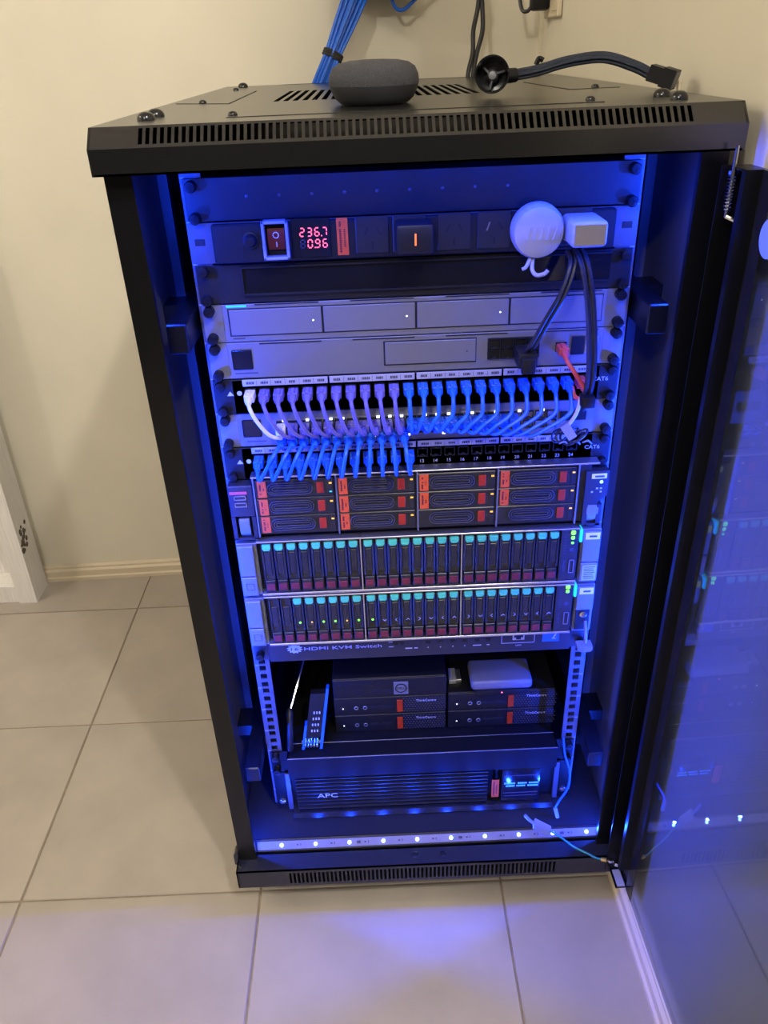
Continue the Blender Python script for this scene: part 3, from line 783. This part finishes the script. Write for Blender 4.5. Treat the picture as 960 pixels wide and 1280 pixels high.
# ------------------------------------------------------------------ KVM switch
kv = thing('kvm_switch', 'slim dark blue-lit HDMI KVM switch under the lowest server', 'kvm switch', (0, 83, 455))
m = MB(); m.box(-219, 217, 78, 300, 439, 472.0, .8); m.box(-241.3, 241.3, 82.6, 84.6, 440, 471); m.build('chassis', 'blank_panel_metal', kv)
lettering(kv, 'HDMI KVM Switch', -168, 77.9, 458.4, 5.8, 'print_white', 112, bold=.02)
m = MB(); o = Vector((-181.5, 77.8, 462))
pts = []
for k in range(12):
    a = 2*PI*k/12
    pts.append((o.x+8.5*math.cos(a), o.z+6.5*math.sin(a))); a += .36; pts.append((o.x+11.8*math.cos(a), o.z+8.6*math.sin(a)))
m.xz(pts, 77.6, 78.1); lg = m.build('emblem', 'print_white', kv, smooth=0)
lettering(lg, '16', -187, 77.5, 459.3, 5.2, 'panel_black', 11)
m = MB(); x0, x1, a, b = 117, 165, 455, 472
for q in ((x0, x1, a, a+.8), (x0, x0+.8, a, b), (x1-.8, x1, a, b)): m.box(q[0], q[1], 77.7, 78.1, q[2], q[3])
m.build('port_outline', 'print_white', kv)
lettering(kv, 'LAN', 138, 77.9, 449.6, 2.6, 'print_white', 8)
m = MB().box(133, 150, 77, 78.2, 461, 472.4, .4); j = m.build('network_jack', 'steel', kv)
MB().xz([(135, 470.8), (148, 470.8), (148, 466), (145, 466), (145, 462.4), (138, 462.4), (138, 466), (135, 466)], 76.8, 77.1).build('jack_opening', 'dark_void', j)
m = MB(); digit(m, '8', -14, 462.5, 4, 7.4, 77.9, .9, 0); digit(m, '8', -7, 462.5, 4, 7.4, 77.9, .9, 0); m.build('segment_display', 'digit_off' if 0 else 'print_grey', kv, smooth=0)
m = MB()
for k, x in enumerate((-36, -27, 11, 29, 47, 64, 82, 98)): m.box(x-3.4, x+3.4, 77.3, 78.1, 461.5, 465, .5)
m.build('push_button', 'gloss_black', kv, kind='stuff')
m = MB()
for x, L in ((-46, 6), (-46, 6.5)): pass
m.box(-46, -40, 77.7, 78.1, 466.5, 467.6); m.box(-46, -39, 77.7, 78.1, 457.6, 458.8); m.box(-22, -12, 77.7, 78.1, 453.2, 455); m.box(-9, -4, 77.7, 78.1, 453.2, 455)
for x in (11, 29, 47, 64): m.box(x-.7, x+.7, 77.7, 78.1, 453.4, 455)
m.box(76, 88, 77.7, 78.1, 453.6, 455); m.box(96, 100, 77.7, 78.1, 453.6, 455)
m.build('small_print', 'print_white', kv, kind='stuff')
b_ = MB().box(176, 200, 77, 78.2, 456, 475, .3).build('badge', 'blue_jacket', kv)
m = MB(); m.xz([(190, 473), (198, 473), (192.5, 462), (196, 462), (196, 461), (189.6, 461), (195, 472), (190, 472)], 76.7, 77.1); m.build('badge_mark', 'print_white', b_)
for s in (-1, 1): place('screw', THUMB, kv, (s*232.5, 83, 452))

# ------------------------------------------------------------------ shelf and what stands on it
DECK = 250
sh = thing('rack_shelf', 'black fixed rack shelf with a deep front lip', 'shelf', (0, 83, DECK))
m = MB(); m.box(-213, 213, 68, 420, DECK-2, DECK, .4); m.box(-213, 213, 66, 68, 206, DECK, .4); m.box(-213, -211, 68, 420, 206, DECK); m.box(211, 213, 68, 420, 206, DECK); m.tube([(-213, 67, DECK-.4), (213, 67, DECK-.4)], .9, 6, 1)
m.build('tray', 'black_powder', sh)
MB().tube([(-212, 66.4, DECK), (212, 66.4, DECK)], .8, 6, 1).build('fold_highlight', 'edge_highlight', sh)
MB().tube([(-212, 98, DECK+.2), (212, 98, DECK+.2)], .7, 6, 1).build('fold_highlight', 'edge_highlight', sh)
m = MB()
for s in (-1, 1): MB().box(*sorted((s*213.2, s*241.3)), 82.6, 84.6, 207, 250).build('ear', 'black_powder', sh)
for s in (-1, 1):
    for z in (243, 214): place('screw', THUMB, sh, (s*232.5, 82.9, z))

def mini_pc(name, label, x0, zb, kind, y0=118, wd=178, ht=36.5):
    x1 = x0+wd; z1 = zb+ht
    t = thing(name, label, 'mini computer', ((x0+x1)/2, y0+90, zb), 'mini computers on the shelf')
    MB().box(x0, x1, y0+1.5, y0+180, zb, z1, 1.5).build('case', 'black_plastic', t)
    f = MB().box(x0+.5, x1-.5, y0, y0+3, zb+.6, z1-.6, .8).build('front_panel', 'panel_black', t)
    m = MB(); hx0 = x0 if kind == 'D' else x0+wd*.59
    rows = range(4); nz = 4 if kind == 'D' else 6
    if kind == 'D':
        for r in range(2):
            for k in range(int(wd/5)): m.obox((x0+5+5*k+2.5*(r % 2), y0-.1, z1-5-4.6*r), (1.5, 0, 1.5), (0, .2, 0), (-.5, 0, .5))
        for r in range(5):
            for k in range(10): m.obox((x0+wd*.66+5.6*k+2.8*(r % 2), y0-.1, z1-14-4*r), (1.5, 0, 1.5), (0, .2, 0), (-.5, 0, .5))
    else:
        for r in range(7):
            for k in range(15): m.cyl((hx0+6+4.5*k+2.25*(r % 2), y0-.05, zb+4.6+4.4*r), (hx0+6+4.5*k+2.25*(r % 2), y0-.5, zb+4.6+4.4*r), 1.25, 6)
    m.build('vent_mesh', 'print_grey' if kind != 'D' else 'dark_void', f, kind='stuff')
    m = MB()
    if kind == 'D':
        m.box(x0+64, x0+76, y0-.3, y0+.2, zb+9, zb+15); m.box(x0+82, x0+94, y0-.3, y0+.2, zb+9, zb+15); m.box(x0+36, x0+44, y0-.3, y0+.2, zb+10, zb+15)
        m.build('usb_port', 'dark_void', f)
        MB().cyl((x0+12, y0-.5, zb+13), (x0+12, y0+.2, zb+13), 5, 16).build('power_button', 'black_plastic', f)
        lg = MB().box(x0+95, x0+118, y0-.8, y0, zb+4, zb+30, .3).build('logo_plate', 'print_white' if 0 else 'silver_paint', f)
        c = Vector((x0+106.5, y0-1, zb+17))
        m = MB().tube([(c.x+8.4*math.cos(k*PI/12), c.y, c.z+8.4*math.sin(k*PI/12)) for k in range(24)], .9, 5, 1, True); m.build('logo_ring', 'gloss_black', lg)
        o = lettering(lg, 'DELL', c.x-6.3, c.y, c.z-2.0, 4.2, 'gloss_black', 12.6)
    else:
        m.box(x0+76, x0+90, y0-.3, y0+.2, zb+13, zb+18); m.box(x0+56, x0+70, y0-.3, y0+.2, zb+13, zb+18); m.build('usb_port', 'dark_void', f)
        m = MB()
        for x in (35, 49): m.tube([(x0+x+3*math.cos(k*PI/6), y0-.3, zb+15+3*math.sin(k*PI/6)) for k in range(12)], .7, 5, 1, True)
        m.build('audio_jack', 'steel', f)
        pb_ = MB().cyl((x0+14, y0-.8, zb+15), (x0+14, y0+.2, zb+15), 4.5, 16).build('power_button', 'gloss_black', f)
        MB().dome((x0+14, y0-.8, zb+15), (0, -1, 0), 1.1, .5, 8).build('power_lamp', 'lamp_white', pb_)
        MB().box(x0+wd*.59-5, x0+wd*.59+4, y0-1.2, y0+.2, zb+4, zb+29, .4).build('red_tab', 'button_red', f)
        lettering(f, 'ThinkCentre', x0+wd*.73, y0-.4, zb+24, 4.4, 'print_white', 32, bold=.01)
    return t
mini_pc('mini_computer', 'lowest mini computer of the left stack, small red tab in front', -137, DECK, 'L')
mini_pc('mini_computer', 'middle mini computer of the left stack, red tab under the one with round logo', -136.5, DECK+37, 'L')
mini_pc('mini_computer', 'topmost mini computer of the left stack, round logo plate and no red tab', -136, DECK+74, 'D', ht=37.5)
mini_pc('mini_computer', 'lower mini computer of the right stack on the shelf', 44.5, DECK, 'L', wd=170)
mini_pc('mini_computer', 'upper mini computer of the right stack, silver drive on top', 44.5, DECK+37, 'L', wd=170)
# silver external drive on the right stack
hd = thing('external_drive', 'silver external drive lying on the right stack of mini computers', 'external drive', (125, 165, 324))
m = MB(); zb = 324
m.box(80, 176, 112, 168, zb+8, zb+26, 6, 3); m.build('shell', 'silver_paint', hd)
m = MB(); m.box(86, 170, 110.5, 164, zb-.5, zb+10, 2, 2); m.build('base', 'black_plastic', hd)
MB().dome((128, 110.5, zb+5), (0, -1, 0), 1.3, .6, 8).build('activity_lamp', 'digit_red', hd)
dg = thing('usb_dongle', 'small white dongle lying beside the silver external drive', 'dongle', (57, 150, 323.5))
MB().box(48, 60, 140, 170, 323.5, 331, .8).build('body', 'white_plastic', dg); MB().box(60, 68, 142, 168, 324, 330.5, .5).build('connector', 'steel', dg)
# blue folding hex key set, standing in the left of the shelf
hk = thing('hex_key_set', 'blue folding hex key set leaning in the left of the shelf', 'hand tool', (-172, 120, DECK))
def slab(x0, x1, za, zb, nm, mt):        # leaning slab between heights za and zb
    def L(z, f): return 84+f+(z)*.55
    MB().prism([(x0+za*.17, L(za, 0), DECK+1+za), (x0+za*.17, L(za, 14), DECK+.6+za), (x0+zb*.17, L(zb, 14), DECK+zb-3), (x0+zb*.17, L(zb, 0), DECK+zb)], (x1-x0, 0, 0)).build(nm, mt, hk)
slab(-162, -157.5, 0, 84, 'handle', 'tool_blue'); slab(-190, -186, 0, 34, 'handle', 'tool_blue'); slab(-186, -162, 16, 78, 'body', 'black_plastic')
for k in range(5):
    x = -183.5+k*4.6; m = MB(); m.tube([(x, 90, DECK+3.5), (x, 84, DECK+5), (x, 83, DECK+10), (x, 92, DECK+17)], 1.7, 6, 4); m.build('hex_key', 'chrome', hk)
m = MB().cyl((-190, 93, DECK+8), (-158, 93, DECK+8), 3, 8); m.build('pivot_bolt', 'steel', hk)
m = MB()
for a in range(3):
    for b in range(4): m.obox((-173+a*4.4+b*1.6, 98.4+b*4.6, DECK+27+b*8.3), (1.0, 0, 0), (0, .5, .3), (0, .9, 1.4))
m.build('size_print', 'print_white', hk, kind='stuff')
sd = thing('screwdriver', 'long steel screwdriver lying behind the blue hex keys', 'hand tool', (-192, 200, DECK))
m = MB().cyl((-205, 118, 308), (-176, 200, 372), 2.2, 8); m.build('shaft', 'chrome', sd)
m = MB().lathe([(3, 0), (5, 4), (5, 40), (6, 60), (3, 66)], (-207, 74, 251+8), (0, 42/60, 46/60), 10); m.build('handle', 'black_plastic', sd)

# ------------------------------------------------------------------ UPS
up = thing('rack_ups', 'black ribbed uninterruptible power supply at the rack bottom with orange tag', 'power supply', (0, 83, 118))
m = MB(); m.box(-213, 213, 84, 440, 118, 205, .8); m.box(-241, 241, 82.6, 84.6, 118, 203); m.build('chassis', 'black_powder', up)
m = MB(); YF = 70
m.box(-206, 106, YF+6, 84, 124, 203, .5)
for k in range(9): m.yz([(YF+6.5, 127+8.4*k), (YF, 129+8.4*k), (YF, 131+8.4*k), (YF+6.5, 133+8.4*k)], -205, 105)
m.build('grille', 'grille_black', up, smooth=0)
m = MB(); m.yz([(84, 115.2), (64, 115.2), (61, 117.2), (64.8, 125), (84, 125)], -214, 213); m.build('bottom_trim', 'trim_black', up, smooth=0)
m = MB(); m.box(128, 190, YF, 84, 126, 201, 1); lc = m.build('screen', 'screen_dark', up)
m = MB()
for zz, seq in ((167, ((132, 150), (154, 168), (172, 186))), (161, ((135, 148), (152, 166), (170, 187)))):
    for a, b in seq:
        x = a
        while x < b: L = random.uniform(1.2, 2.4); m.box(x, x+L, YF-.3, YF+.1, zz, zz+3.2); x += L+.7
m.build('screen_text', 'lcd_text', lc, kind='stuff', smooth=0)
m = MB(); m.box(131, 187, YF-.3, YF+.1, 186, 187); m.box(131, 187, YF-.3, YF+.1, 146, 147.2); m.box(132, 186, YF-.3, YF+.1, 139, 140); m.build('screen_lines', 'print_grey', lc, kind='stuff', smooth=0)
test_tag(up, 112, 124, YF+2, 136, 176, 'orange_tag')
lettering(up, 'APC', -172, YF-.5, 155, 9.5, 'print_white', 33, bold=.04)
for s in (-1, 1): MB().box(*sorted((s*214, s*222)), 78, 82.4, 120, 203, .5).build('end_trim', 'rail_metal', up)
for s in (-1, 1): place('screw', PAN, up, (s*231.5, 82.9, 137)); 

# ------------------------------------------------------------------ patch cables
PLUG = {}
def plug_mesh(mt):
    if mt not in PLUG:
        m = MB(); m.box(-5.8, 5.8, -20, -1, -5, 4.4, .8); m.box(-2.4, 2.4, -20, -6, 4, 6.4, .5); m.lathe([(4.6, 0), (3.9, 7), (3.0, 9)], (0, -20, -.5), (0, -1, -.35), 8)
        PLUG[mt] = m.mesh('plug', mt)
    return PLUG[mt]
def patch_cable(label, group, pts, mt, a, b, r=2.7, plug_b=True):
    t = MB().tube(pts, r, 7, 7).build('patch_cable', mt)
    tag(t, label, 'cable', group)
    place('plug', plug_mesh(mt), t, a)
    if plug_b: place('plug', plug_mesh(mt), t, b)
    return t
ORD = ['first', 'second', 'third', 'fourth', 'fifth', 'sixth', 'seventh', 'eighth', 'ninth', 'tenth', 'eleventh', 'twelfth']
for k in range(23):
    x = XU[k]
    if k < 12:
        xe = XS[k]; dx = xe-x; zc = 856
        mt = 'white_jacket' if k == 0 else ('violet_jacket' if k < 11 else 'blue_jacket')
        b = (xe, 80, 811)
        pts = [(x, 58, zc), (x+dx*.05, 47, zc-6), (x+dx*.25, 43, zc-20), (x+dx*.60, 44, zc-38), (x+dx*.92, 48, zc-46), (xe, 58, 810)]
        lab = ('white patch cable at the left end of the upper patch panel' if k == 0 else
               f'{ORD[k-1]} lavender patch cable from the left below the upper patch panel' if k < 11 else
               'blue patch cable right of the lavender ones on the upper panel')
    else:
        xe = XS[k]-7-2.6*(k-11)+(1.6 if k == 22 else 0); dx = xe-x; zc = 856
        sag = 37+(k-12)*.5
        mt = 'blue_jacket'; b = (xe, 80, 811)
        q = 5-1.9*(k-12)
        pts = [(x, 58, zc), (x+dx*.02, 45+q*.25, zc-6), (x+dx*.06, 40+q*.7, zc-22), (x+dx*.45, 38+q, zc-sag+6), (x+dx*.8, 42+q, zc-sag-6), (xe-2, 50+q*.3, zc-sag-2), (xe, 60, 811)]
        lab = f'{ORD[22-k]} bright blue patch cable from the right on the upper panel'
    patch_cable(lab, 'patch cables of the upper panel', pts, mt, (x, 80, zc), b, 2.35)
for k in range(12):
    x = XL[k]; xe = XS[k]-1.5*k*.6; dx = xe-x; zc = 769
    pts = [(x, 58, zc), (x+dx*.02, 46, zc-8), (x+dx*.12, 39, zc-10), (x+dx*.35, 36, zc+2), (x+dx*.7, 40, zc+20), (xe, 58, 798.5)]
    patch_cable(f'{ORD[k]} blue patch cable from the left on the lower patch panel', 'patch cables of the lower panel', pts, 'blue_jacket', (x, 80, zc), (xe, 80, 798.5), 2.4)
# red jumper
patch_cable('short red cable looping from the gateway down to the upper patch panel', None,
            [(170, 58, 896), (171, 49, 889), (180, 42, 876), (191, 42, 858), (192, 44, 846), (184, 50, 845), (XU[23]-13.5, 58, 855)], 'red_jacket', (170, 82, 896), (XU[23]-12.5+12, 80, 856), 2.6)

# ------------------------------------------------------------------ plugs and chargers in the power strip
ch = thing('phone_charger', 'black cube charger with an amber line in the power strip', 'charger', (-2, 50, 1034))
MB().box(-21, 18, 36, 72.6, 1018, 1048, 3.5, 2).build('body', 'black_plastic', ch)
MB().box(-1.6, 0.2, 35.6, 36.4, 1027, 1039, .2).build('amber_line', 'charger_amber', ch)
ra = thing('round_charger', 'round white charger puck with its hook in the power strip', 'charger', (128, 50, 1034))
MB().lathe([(18, 0), (26, 2), (28, 8), (28, 20), (25.5, 26), (20, 28.5), (8, 29.6), (.5, 29.8)], (129, 72, 1034), (0, -1, -.05), 36).build('body', 'white_plastic', ra)
m = MB()
for i in range(5): m.obox((117+7*i, 42.0, 1033), (1.0, 0, 0), (0, .6, 0), (1.6, 0, 7))
m.build('ridge', 'white_plastic', ra, kind='stuff')
m = MB(); m.tube([(128, 62, 1010), (125, 52, 1003), (124, 46, 995), (128, 43, 990), (136, 42, 991), (140, 42, 995)], 2.2, 7, 5); m.tube([(127, 62, 1010), (122, 52, 1005), (117, 46, 998), (113, 46, 996)], 2.0, 7, 5)
m.build('hook', 'white_plastic', ra)
wc = thing('white_charger', 'white block charger right of the round one on the power strip', 'charger', (176, 45, 1034))
MB().box(157, 194, 18, 72.6, 1021, 1047, 5, 3).build('body', 'white_plastic', wc)
MB().box(159.5, 191.5, 17.2, 18.2, 1023.5, 1044.5, .4).build('end_face', 'charger_face', wc)
# black leads from behind the chargers
pc = thing('power_lead', 'black power lead running from the chargers down to the gateway ports', 'cable', (150, 60, 995))
m = MB()
for d in (-2.6, 2.6): m.tube([(166+d, 62, 1010), (167+d, 46, 1000), (158+d, 38, 972), (144+d, 38, 945), (131+d, 44, 915), (125+d, 54, 900)], 2.6, 7, 6)
m.build('flex', 'black_jacket', pc)
m = MB(); m.box(114, 136, 44, 80, 884, 902, 2.5, 2); m.box(117, 133, 36, 44, 880, 899, 2.5, 2); m.build('plug', 'black_plastic', pc)
pd = thing('adapter_lead', 'thick black pair of leads hanging beside the CAT6 lettering', 'cable', (190, 60, 930))
m = MB()
for d in (-3.1, 3.1): m.tube([(174+d, 62, 1012), (179+d, 44, 1000), (186+d, 36, 965), (192+d, 36, 925), (196+d, 37, 880), (195+d, 42, 850), (190+d, 46, 830)], 3.0, 7, 6)
m.build('flex', 'black_jacket', pd)
MB().box(187, 203, 30, 48, 838, 852, 2, 2).build('cable_clip', 'black_plastic', pd)
m = MB(); m.tube([(189, 44, 848), (184, 40, 828), (174, 44, 808)], 2.2, 7, 6); m.build('white_tail', 'white_jacket', pd)
m = MB(); m.obox((177, 42, 806), (4.5, 0, 3), (0, 3, 0), (-6, 0, 9)); m.build('white_connector', 'white_plastic', pd)
# tangle by the switch
tg = thing('tangled_lead', 'tangled dark lead with clear ties at the right end of the switch', 'cable', (180, 60, 790))
m = MB()
for k in range(5):
    c = Vector((178+5*k-6, 58-2*k, 792+2*(k % 3))); m.tube([(c.x+11*math.cos(t*.7+k), c.y+5*math.sin(t*.9+k), c.z+7*math.sin(t*.7+k*1.3)) for t in range(9)], 1.5, 6, 4)
m.build('loop', 'black_jacket', tg); m = MB()
for k in range(3): m.tube([(170+14*k, 50, 786), (175+14*k, 46, 790), (181+14*k, 50, 784)], 1.2, 6, 4)
m.build('tie', 'clear_plug', tg)

# ------------------------------------------------------------------ LED wiring and earth wire at the lower right
lw = thing('led_lead', 'thin blue lead from the shelf down to the LED tape plug', 'cable', (220, 60, 190))
MB().tube([(222, 75, 262), (224, 64, 236), (232, 56, 206), (230, 50, 176), (217, 46, 150), (212, 46, 134)], 1.7, 7, 6).build('wire', 'blue_jacket', lw)
MB().cyl((212, 46, 135), (216, 40, 119), 3.2, 10).build('plug', 'clear_plug', lw)
ew = thing('earth_lead', 'green earth lead from the clear LED plug to the door hinge', 'cable', (240, 0, 120))
MB().tube([(196, 14, 122), (212, 4, 118), (232, -8, 108), (252, -18, 104), (262, -26, 104), (273, -31, 105)], 1.6, 7, 6).build('wire', 'green_jacket', ew)
MB().cyl((270, -30, 105), (277, -33, 107), 3.2, 10).build('crimp_lug', 'brass', ew)
m = MB().obox((186, 18, 124), (12, -5, -4), (0, 3, 3), (2, 1, 5)); m.build('clear_connector', 'clear_plug', ew)
MB().tube([(180, 20, 126), (168, 26, 132), (160, 30, 140)], 2.6, 7, 5).build('tail', 'clear_plug', ew)

# ------------------------------------------------------------------ on top of the rack
sp = thing('smart_speaker', 'charcoal fabric puck speaker standing on the rack top', 'speaker', (-36, 170, 1152))
MB().lathe([(30, 0), (37, .8), (43, 6), (47.2, 14), (48.6, 18)], (-36, 170, 1152.2), (0, 0, 1), 48).build('base', 'speaker_base', sp, smooth=60)
MB().lathe([(48.6, 18.2), (49.2, 22), (48.4, 28), (45, 35), (38, 39.5), (26, 41.8), (10, 42.6), (.5, 42.7)], (-36, 170, 1152.2), (0, 0, 1), 48).build('fabric_top', 'speaker_fabric', sp, smooth=60)
cb = thing('sleeved_cable', 'dark sleeved cable with black cup end and block connector on rack top', 'cable', (190, 195, 1152))
ax = Vector((-.18, -1, .12)).normalized(); o = Vector((99, 205, 1171.5))
MB().lathe([(6, 0), (12, 1), (17, 10), (18.6, 34), (18.8, 38), (17.6, 38), (17, 34), (14, 12), (4, 10)], o, ax, 32, cap=False).build('cup', 'gloss_black', cb, smooth=50)
m = MB(); m.lathe([(7, 8), (6, 22), (4, 26), (.5, 26.5)], o, ax, 16)
for k in range(3):
    a = k*2.1+.5; u = ax.orthogonal().normalized(); v = ax.cross(u); d = u*math.cos(a)+v*math.sin(a)
    m.prism([o+ax*9, o+ax*9+d*14, o+ax*20+d*13.5, o+ax*24+d*4], ax.cross(d)*2)
m.build('inner_cone', 'silver_dark', cb)
MB().lathe([(8, 0), (7.5, 14), (6.5, 16)], (112, 214, 1172), (1, .1, .05), 14).build('collar', 'black_plastic', cb)
for k in range(7):
    a = 2*PI*k/6; ry, rz = (0, 0) if k == 6 else (5*math.cos(a), 4*math.sin(a))
    MB().tube([(118, 215+ry*.9, 1172+rz), (150, 218+ry, 1176+rz), (185, 215+ry, 1184+rz), (222, 205+ry*1.3, 1187+rz), (252, 190+ry*1.4, 1178+rz), (268, 180+ry*1.2, 1170+rz)], 2.5, 7, 6).build('strand', 'sleeve_navy', cb)
m = MB(); c = Vector((279, 168, 1167.5)); d = Vector((.72, -.45, -.25)).normalized(); e = Vector((.5, .85, 0)).normalized(); n = d.cross(e)
m.obox(c, d*14, e*11, n*8); m.obox(c+d*8, d*7, e*12.5, n*9.5); m.build('block_connector', 'black_plastic', cb)
MB().obox(c+d*15.4, d*.5, e*10, n*7.5).build('connector_face', 'silver_dark', cb)
MB().tube([(150, 222, 1182), (153, 222, 1188), (158, 221, 1186)], 3, 7, 4).build('cable_tie', 'black_plastic', cb)
# bracket clip at the right edge of the top
tag(MB().box(292, 295, 150, 158, 1152, 1163, .6).build('edge_clip', 'skirting_paint'), 'tiny tan clip standing at the right edge of rack top', 'clip')
# blue bundle
bb = thing('cable_bundle', 'bundle of blue cables strapped with velcro rising behind the rack', 'cable bundle', (-110, 860, 1152))
b0, b1 = Vector((-126, 860, 1148)), Vector((-57, 900, 1281)); bd = (b1-b0).normalized()
bu = Vector((1, 0, 0)); bu = (bu-bd*bu.dot(bd)).normalized(); bv = bd.cross(bu)
OFF = [(-13, -3.4), (-6.5, -4.6), (0, -5), (6.5, -4.6), (13, -3.4), (-16, 2.6), (-9.6, 2.4), (-3.2, 1.6), (3.2, 1.6), (9.6, 2.4), (16, 2.6), (0, 8)]
for k, (a, b) in enumerate(OFF):
    def bp_(t, wv): return b0+(b1-b0)*t+bu*a*wv-bv*b*(.7+.3*wv)
    MB().tube([bp_(-.5, .75)+Vector((0, 26, 0)), bp_(0, .85)+Vector((0, 8, 0)), bp_(.35, .80), bp_(.7, 1.05), bp_(1, 1.2), bp_(1.06, 1.2)+Vector((2, 30, 3))], 3.1, 7, 6).build('cable', 'blue_jacket', bb)
sc2 = b0+(b1-b0)*.36
m = MB()
for q in (-4, 0, 4):
    m.tube([sc2+bd*q+bu*(17.5*math.cos(t*PI/7))-bv*(9.5*math.sin(t*PI/7)-1) for t in range(14)], 2.6, 6, 1, True)
m.build('velcro_strap', 'velcro', bb)
pl = thing('cable_entry_plate', 'dark brush cable entry box on the back wall above the blue bundle', 'wall plate', (-10, 960, 1300))
m = MB(); m.prism([(-84, 905, 1286), (56, 905, 1286), (56, wy(50)-1, 1286), (-84, wy(-84)-1, 1286)], (0, 0, 70)); m.build('box', 'black_plastic', pl)
m = MB(); m.box(-86, -76, 902, 906, 1285, 1300); m.box(47, 57, 902, 906, 1285, 1300); m.build('end_clip', 'chrome', pl)
bc = thing('blue_wall_cable', 'single blue cable looping along the wall at the top of the picture', 'cable', (20, 930, 1270))
MB().tube([(12, 930, 1300), (12, 930, 1282), (20, 930, 1266), (34, 932, 1264), (52, 936, 1276), (80, 940, 1298), (140, 945, 1330)], 3.2, 8, 6).build('cable', 'blue_jacket', bc)
# black cables down to the top rear
bk = thing('black_cable_pair', 'pair of black cables dropping from above onto the rack rear', 'cable', (150, 850, 1152))
for i, (e1, e2) in enumerate(((-4, -6), (4, 6))):
    MB().tube([(150+e1, 852, 1085), (151+e1*1.2, 853, 1152), (160+e1, 866, 1190), (166+e2*1.4, 876, 1225), (171+e1, 890, 1262), (172+e1*.5, 896, 1300), (176, 910, 1420)], 4.2, 8, 6).build('cable', 'black_jacket', bk)
MB().lathe([(10, 0), (12, 3), (12, 12), (9, 16)], (172, 893, 1274), (.1, .1, 1), 14).build('cable_tie', 'black_plastic', bk)
# outlet on the right wall with a plug
ot = thing('wall_outlet', 'white power outlet on the right wall near the corner', 'power outlet', (wx(860), 860, 1290))
xw = wx(860)
m = MB(); m.box(xw-9, xw-.5, 812, 930, 1240, 1312, 2); m.build('faceplate', 'skirting_paint', ot)
m = MB(); m.box(xw-10.5, xw-8.5, 820, 870, 1250, 1302, .6); m.build('socket_insert', 'skirting_paint', ot)
wp = thing('wall_plug', 'black plug with its lead in the white wall outlet', 'plug', (xw-20, 900, 1272))
m = MB(); m.box(xw-42, xw-9.4, 874, 908, 1252, 1290, 6, 2); m.build('body', 'black_plastic', wp)
MB().tube([(xw-38, 890, 1262), (xw-48, 890, 1252), (xw-58, 900, 1262), (xw-64, 915, 1330), (xw-62, 930, 1420)], 3.4, 8, 6).build('flex', 'black_jacket', wp)

# ------------------------------------------------------------------ whitewashed timber frame at the left edge
wf = thing('timber_frame', 'whitewashed rough timber frame standing at the left wall edge', 'furniture', (-1100, 900, 0))
m = MB(); m.prism([(-992, 859, 0), (-946, 859, 0), (-946, 938, 0), (-992, 938, 0)], (6, 0, 900)); pst = m.build('post', 'whitewash', wf, smooth=0)
m = MB(); m.prism([(-1700, 859, 0), (-1654, 859, 0), (-1654, 938, 0), (-1700, 938, 0)], (0, 0, 900)); m.build('post', 'whitewash', wf, smooth=0)
MB().box(-1654, -992.5, 862, 936, 0.5, 50, .8).build('bottom_rail', 'whitewash', wf)
MB().box(-1700, -940, 859, 938, 900, 945, .8).build('top_rail', 'whitewash', wf)
for k in range(5): MB().box(-1654+132*k+1, -1654+132*k+130, 926, 936, 50, 900, 1).build('back_board', 'whitewash', wf)
m = MB()
for k in range(26):
    yy = 870+random.random()*34; zz = 150+random.random()*62; a = random.uniform(4, 9)
    m.lathe([(a, 0), (a*.8, .8), (a*.3, 1.6)], (-946+6*zz/900-.2, yy+(zz-150)*.35-10, zz), (1, 0, 0), 6)
m.build('knot', 'knot_bark', pst, kind='stuff', label='dark broken knot in the white post')
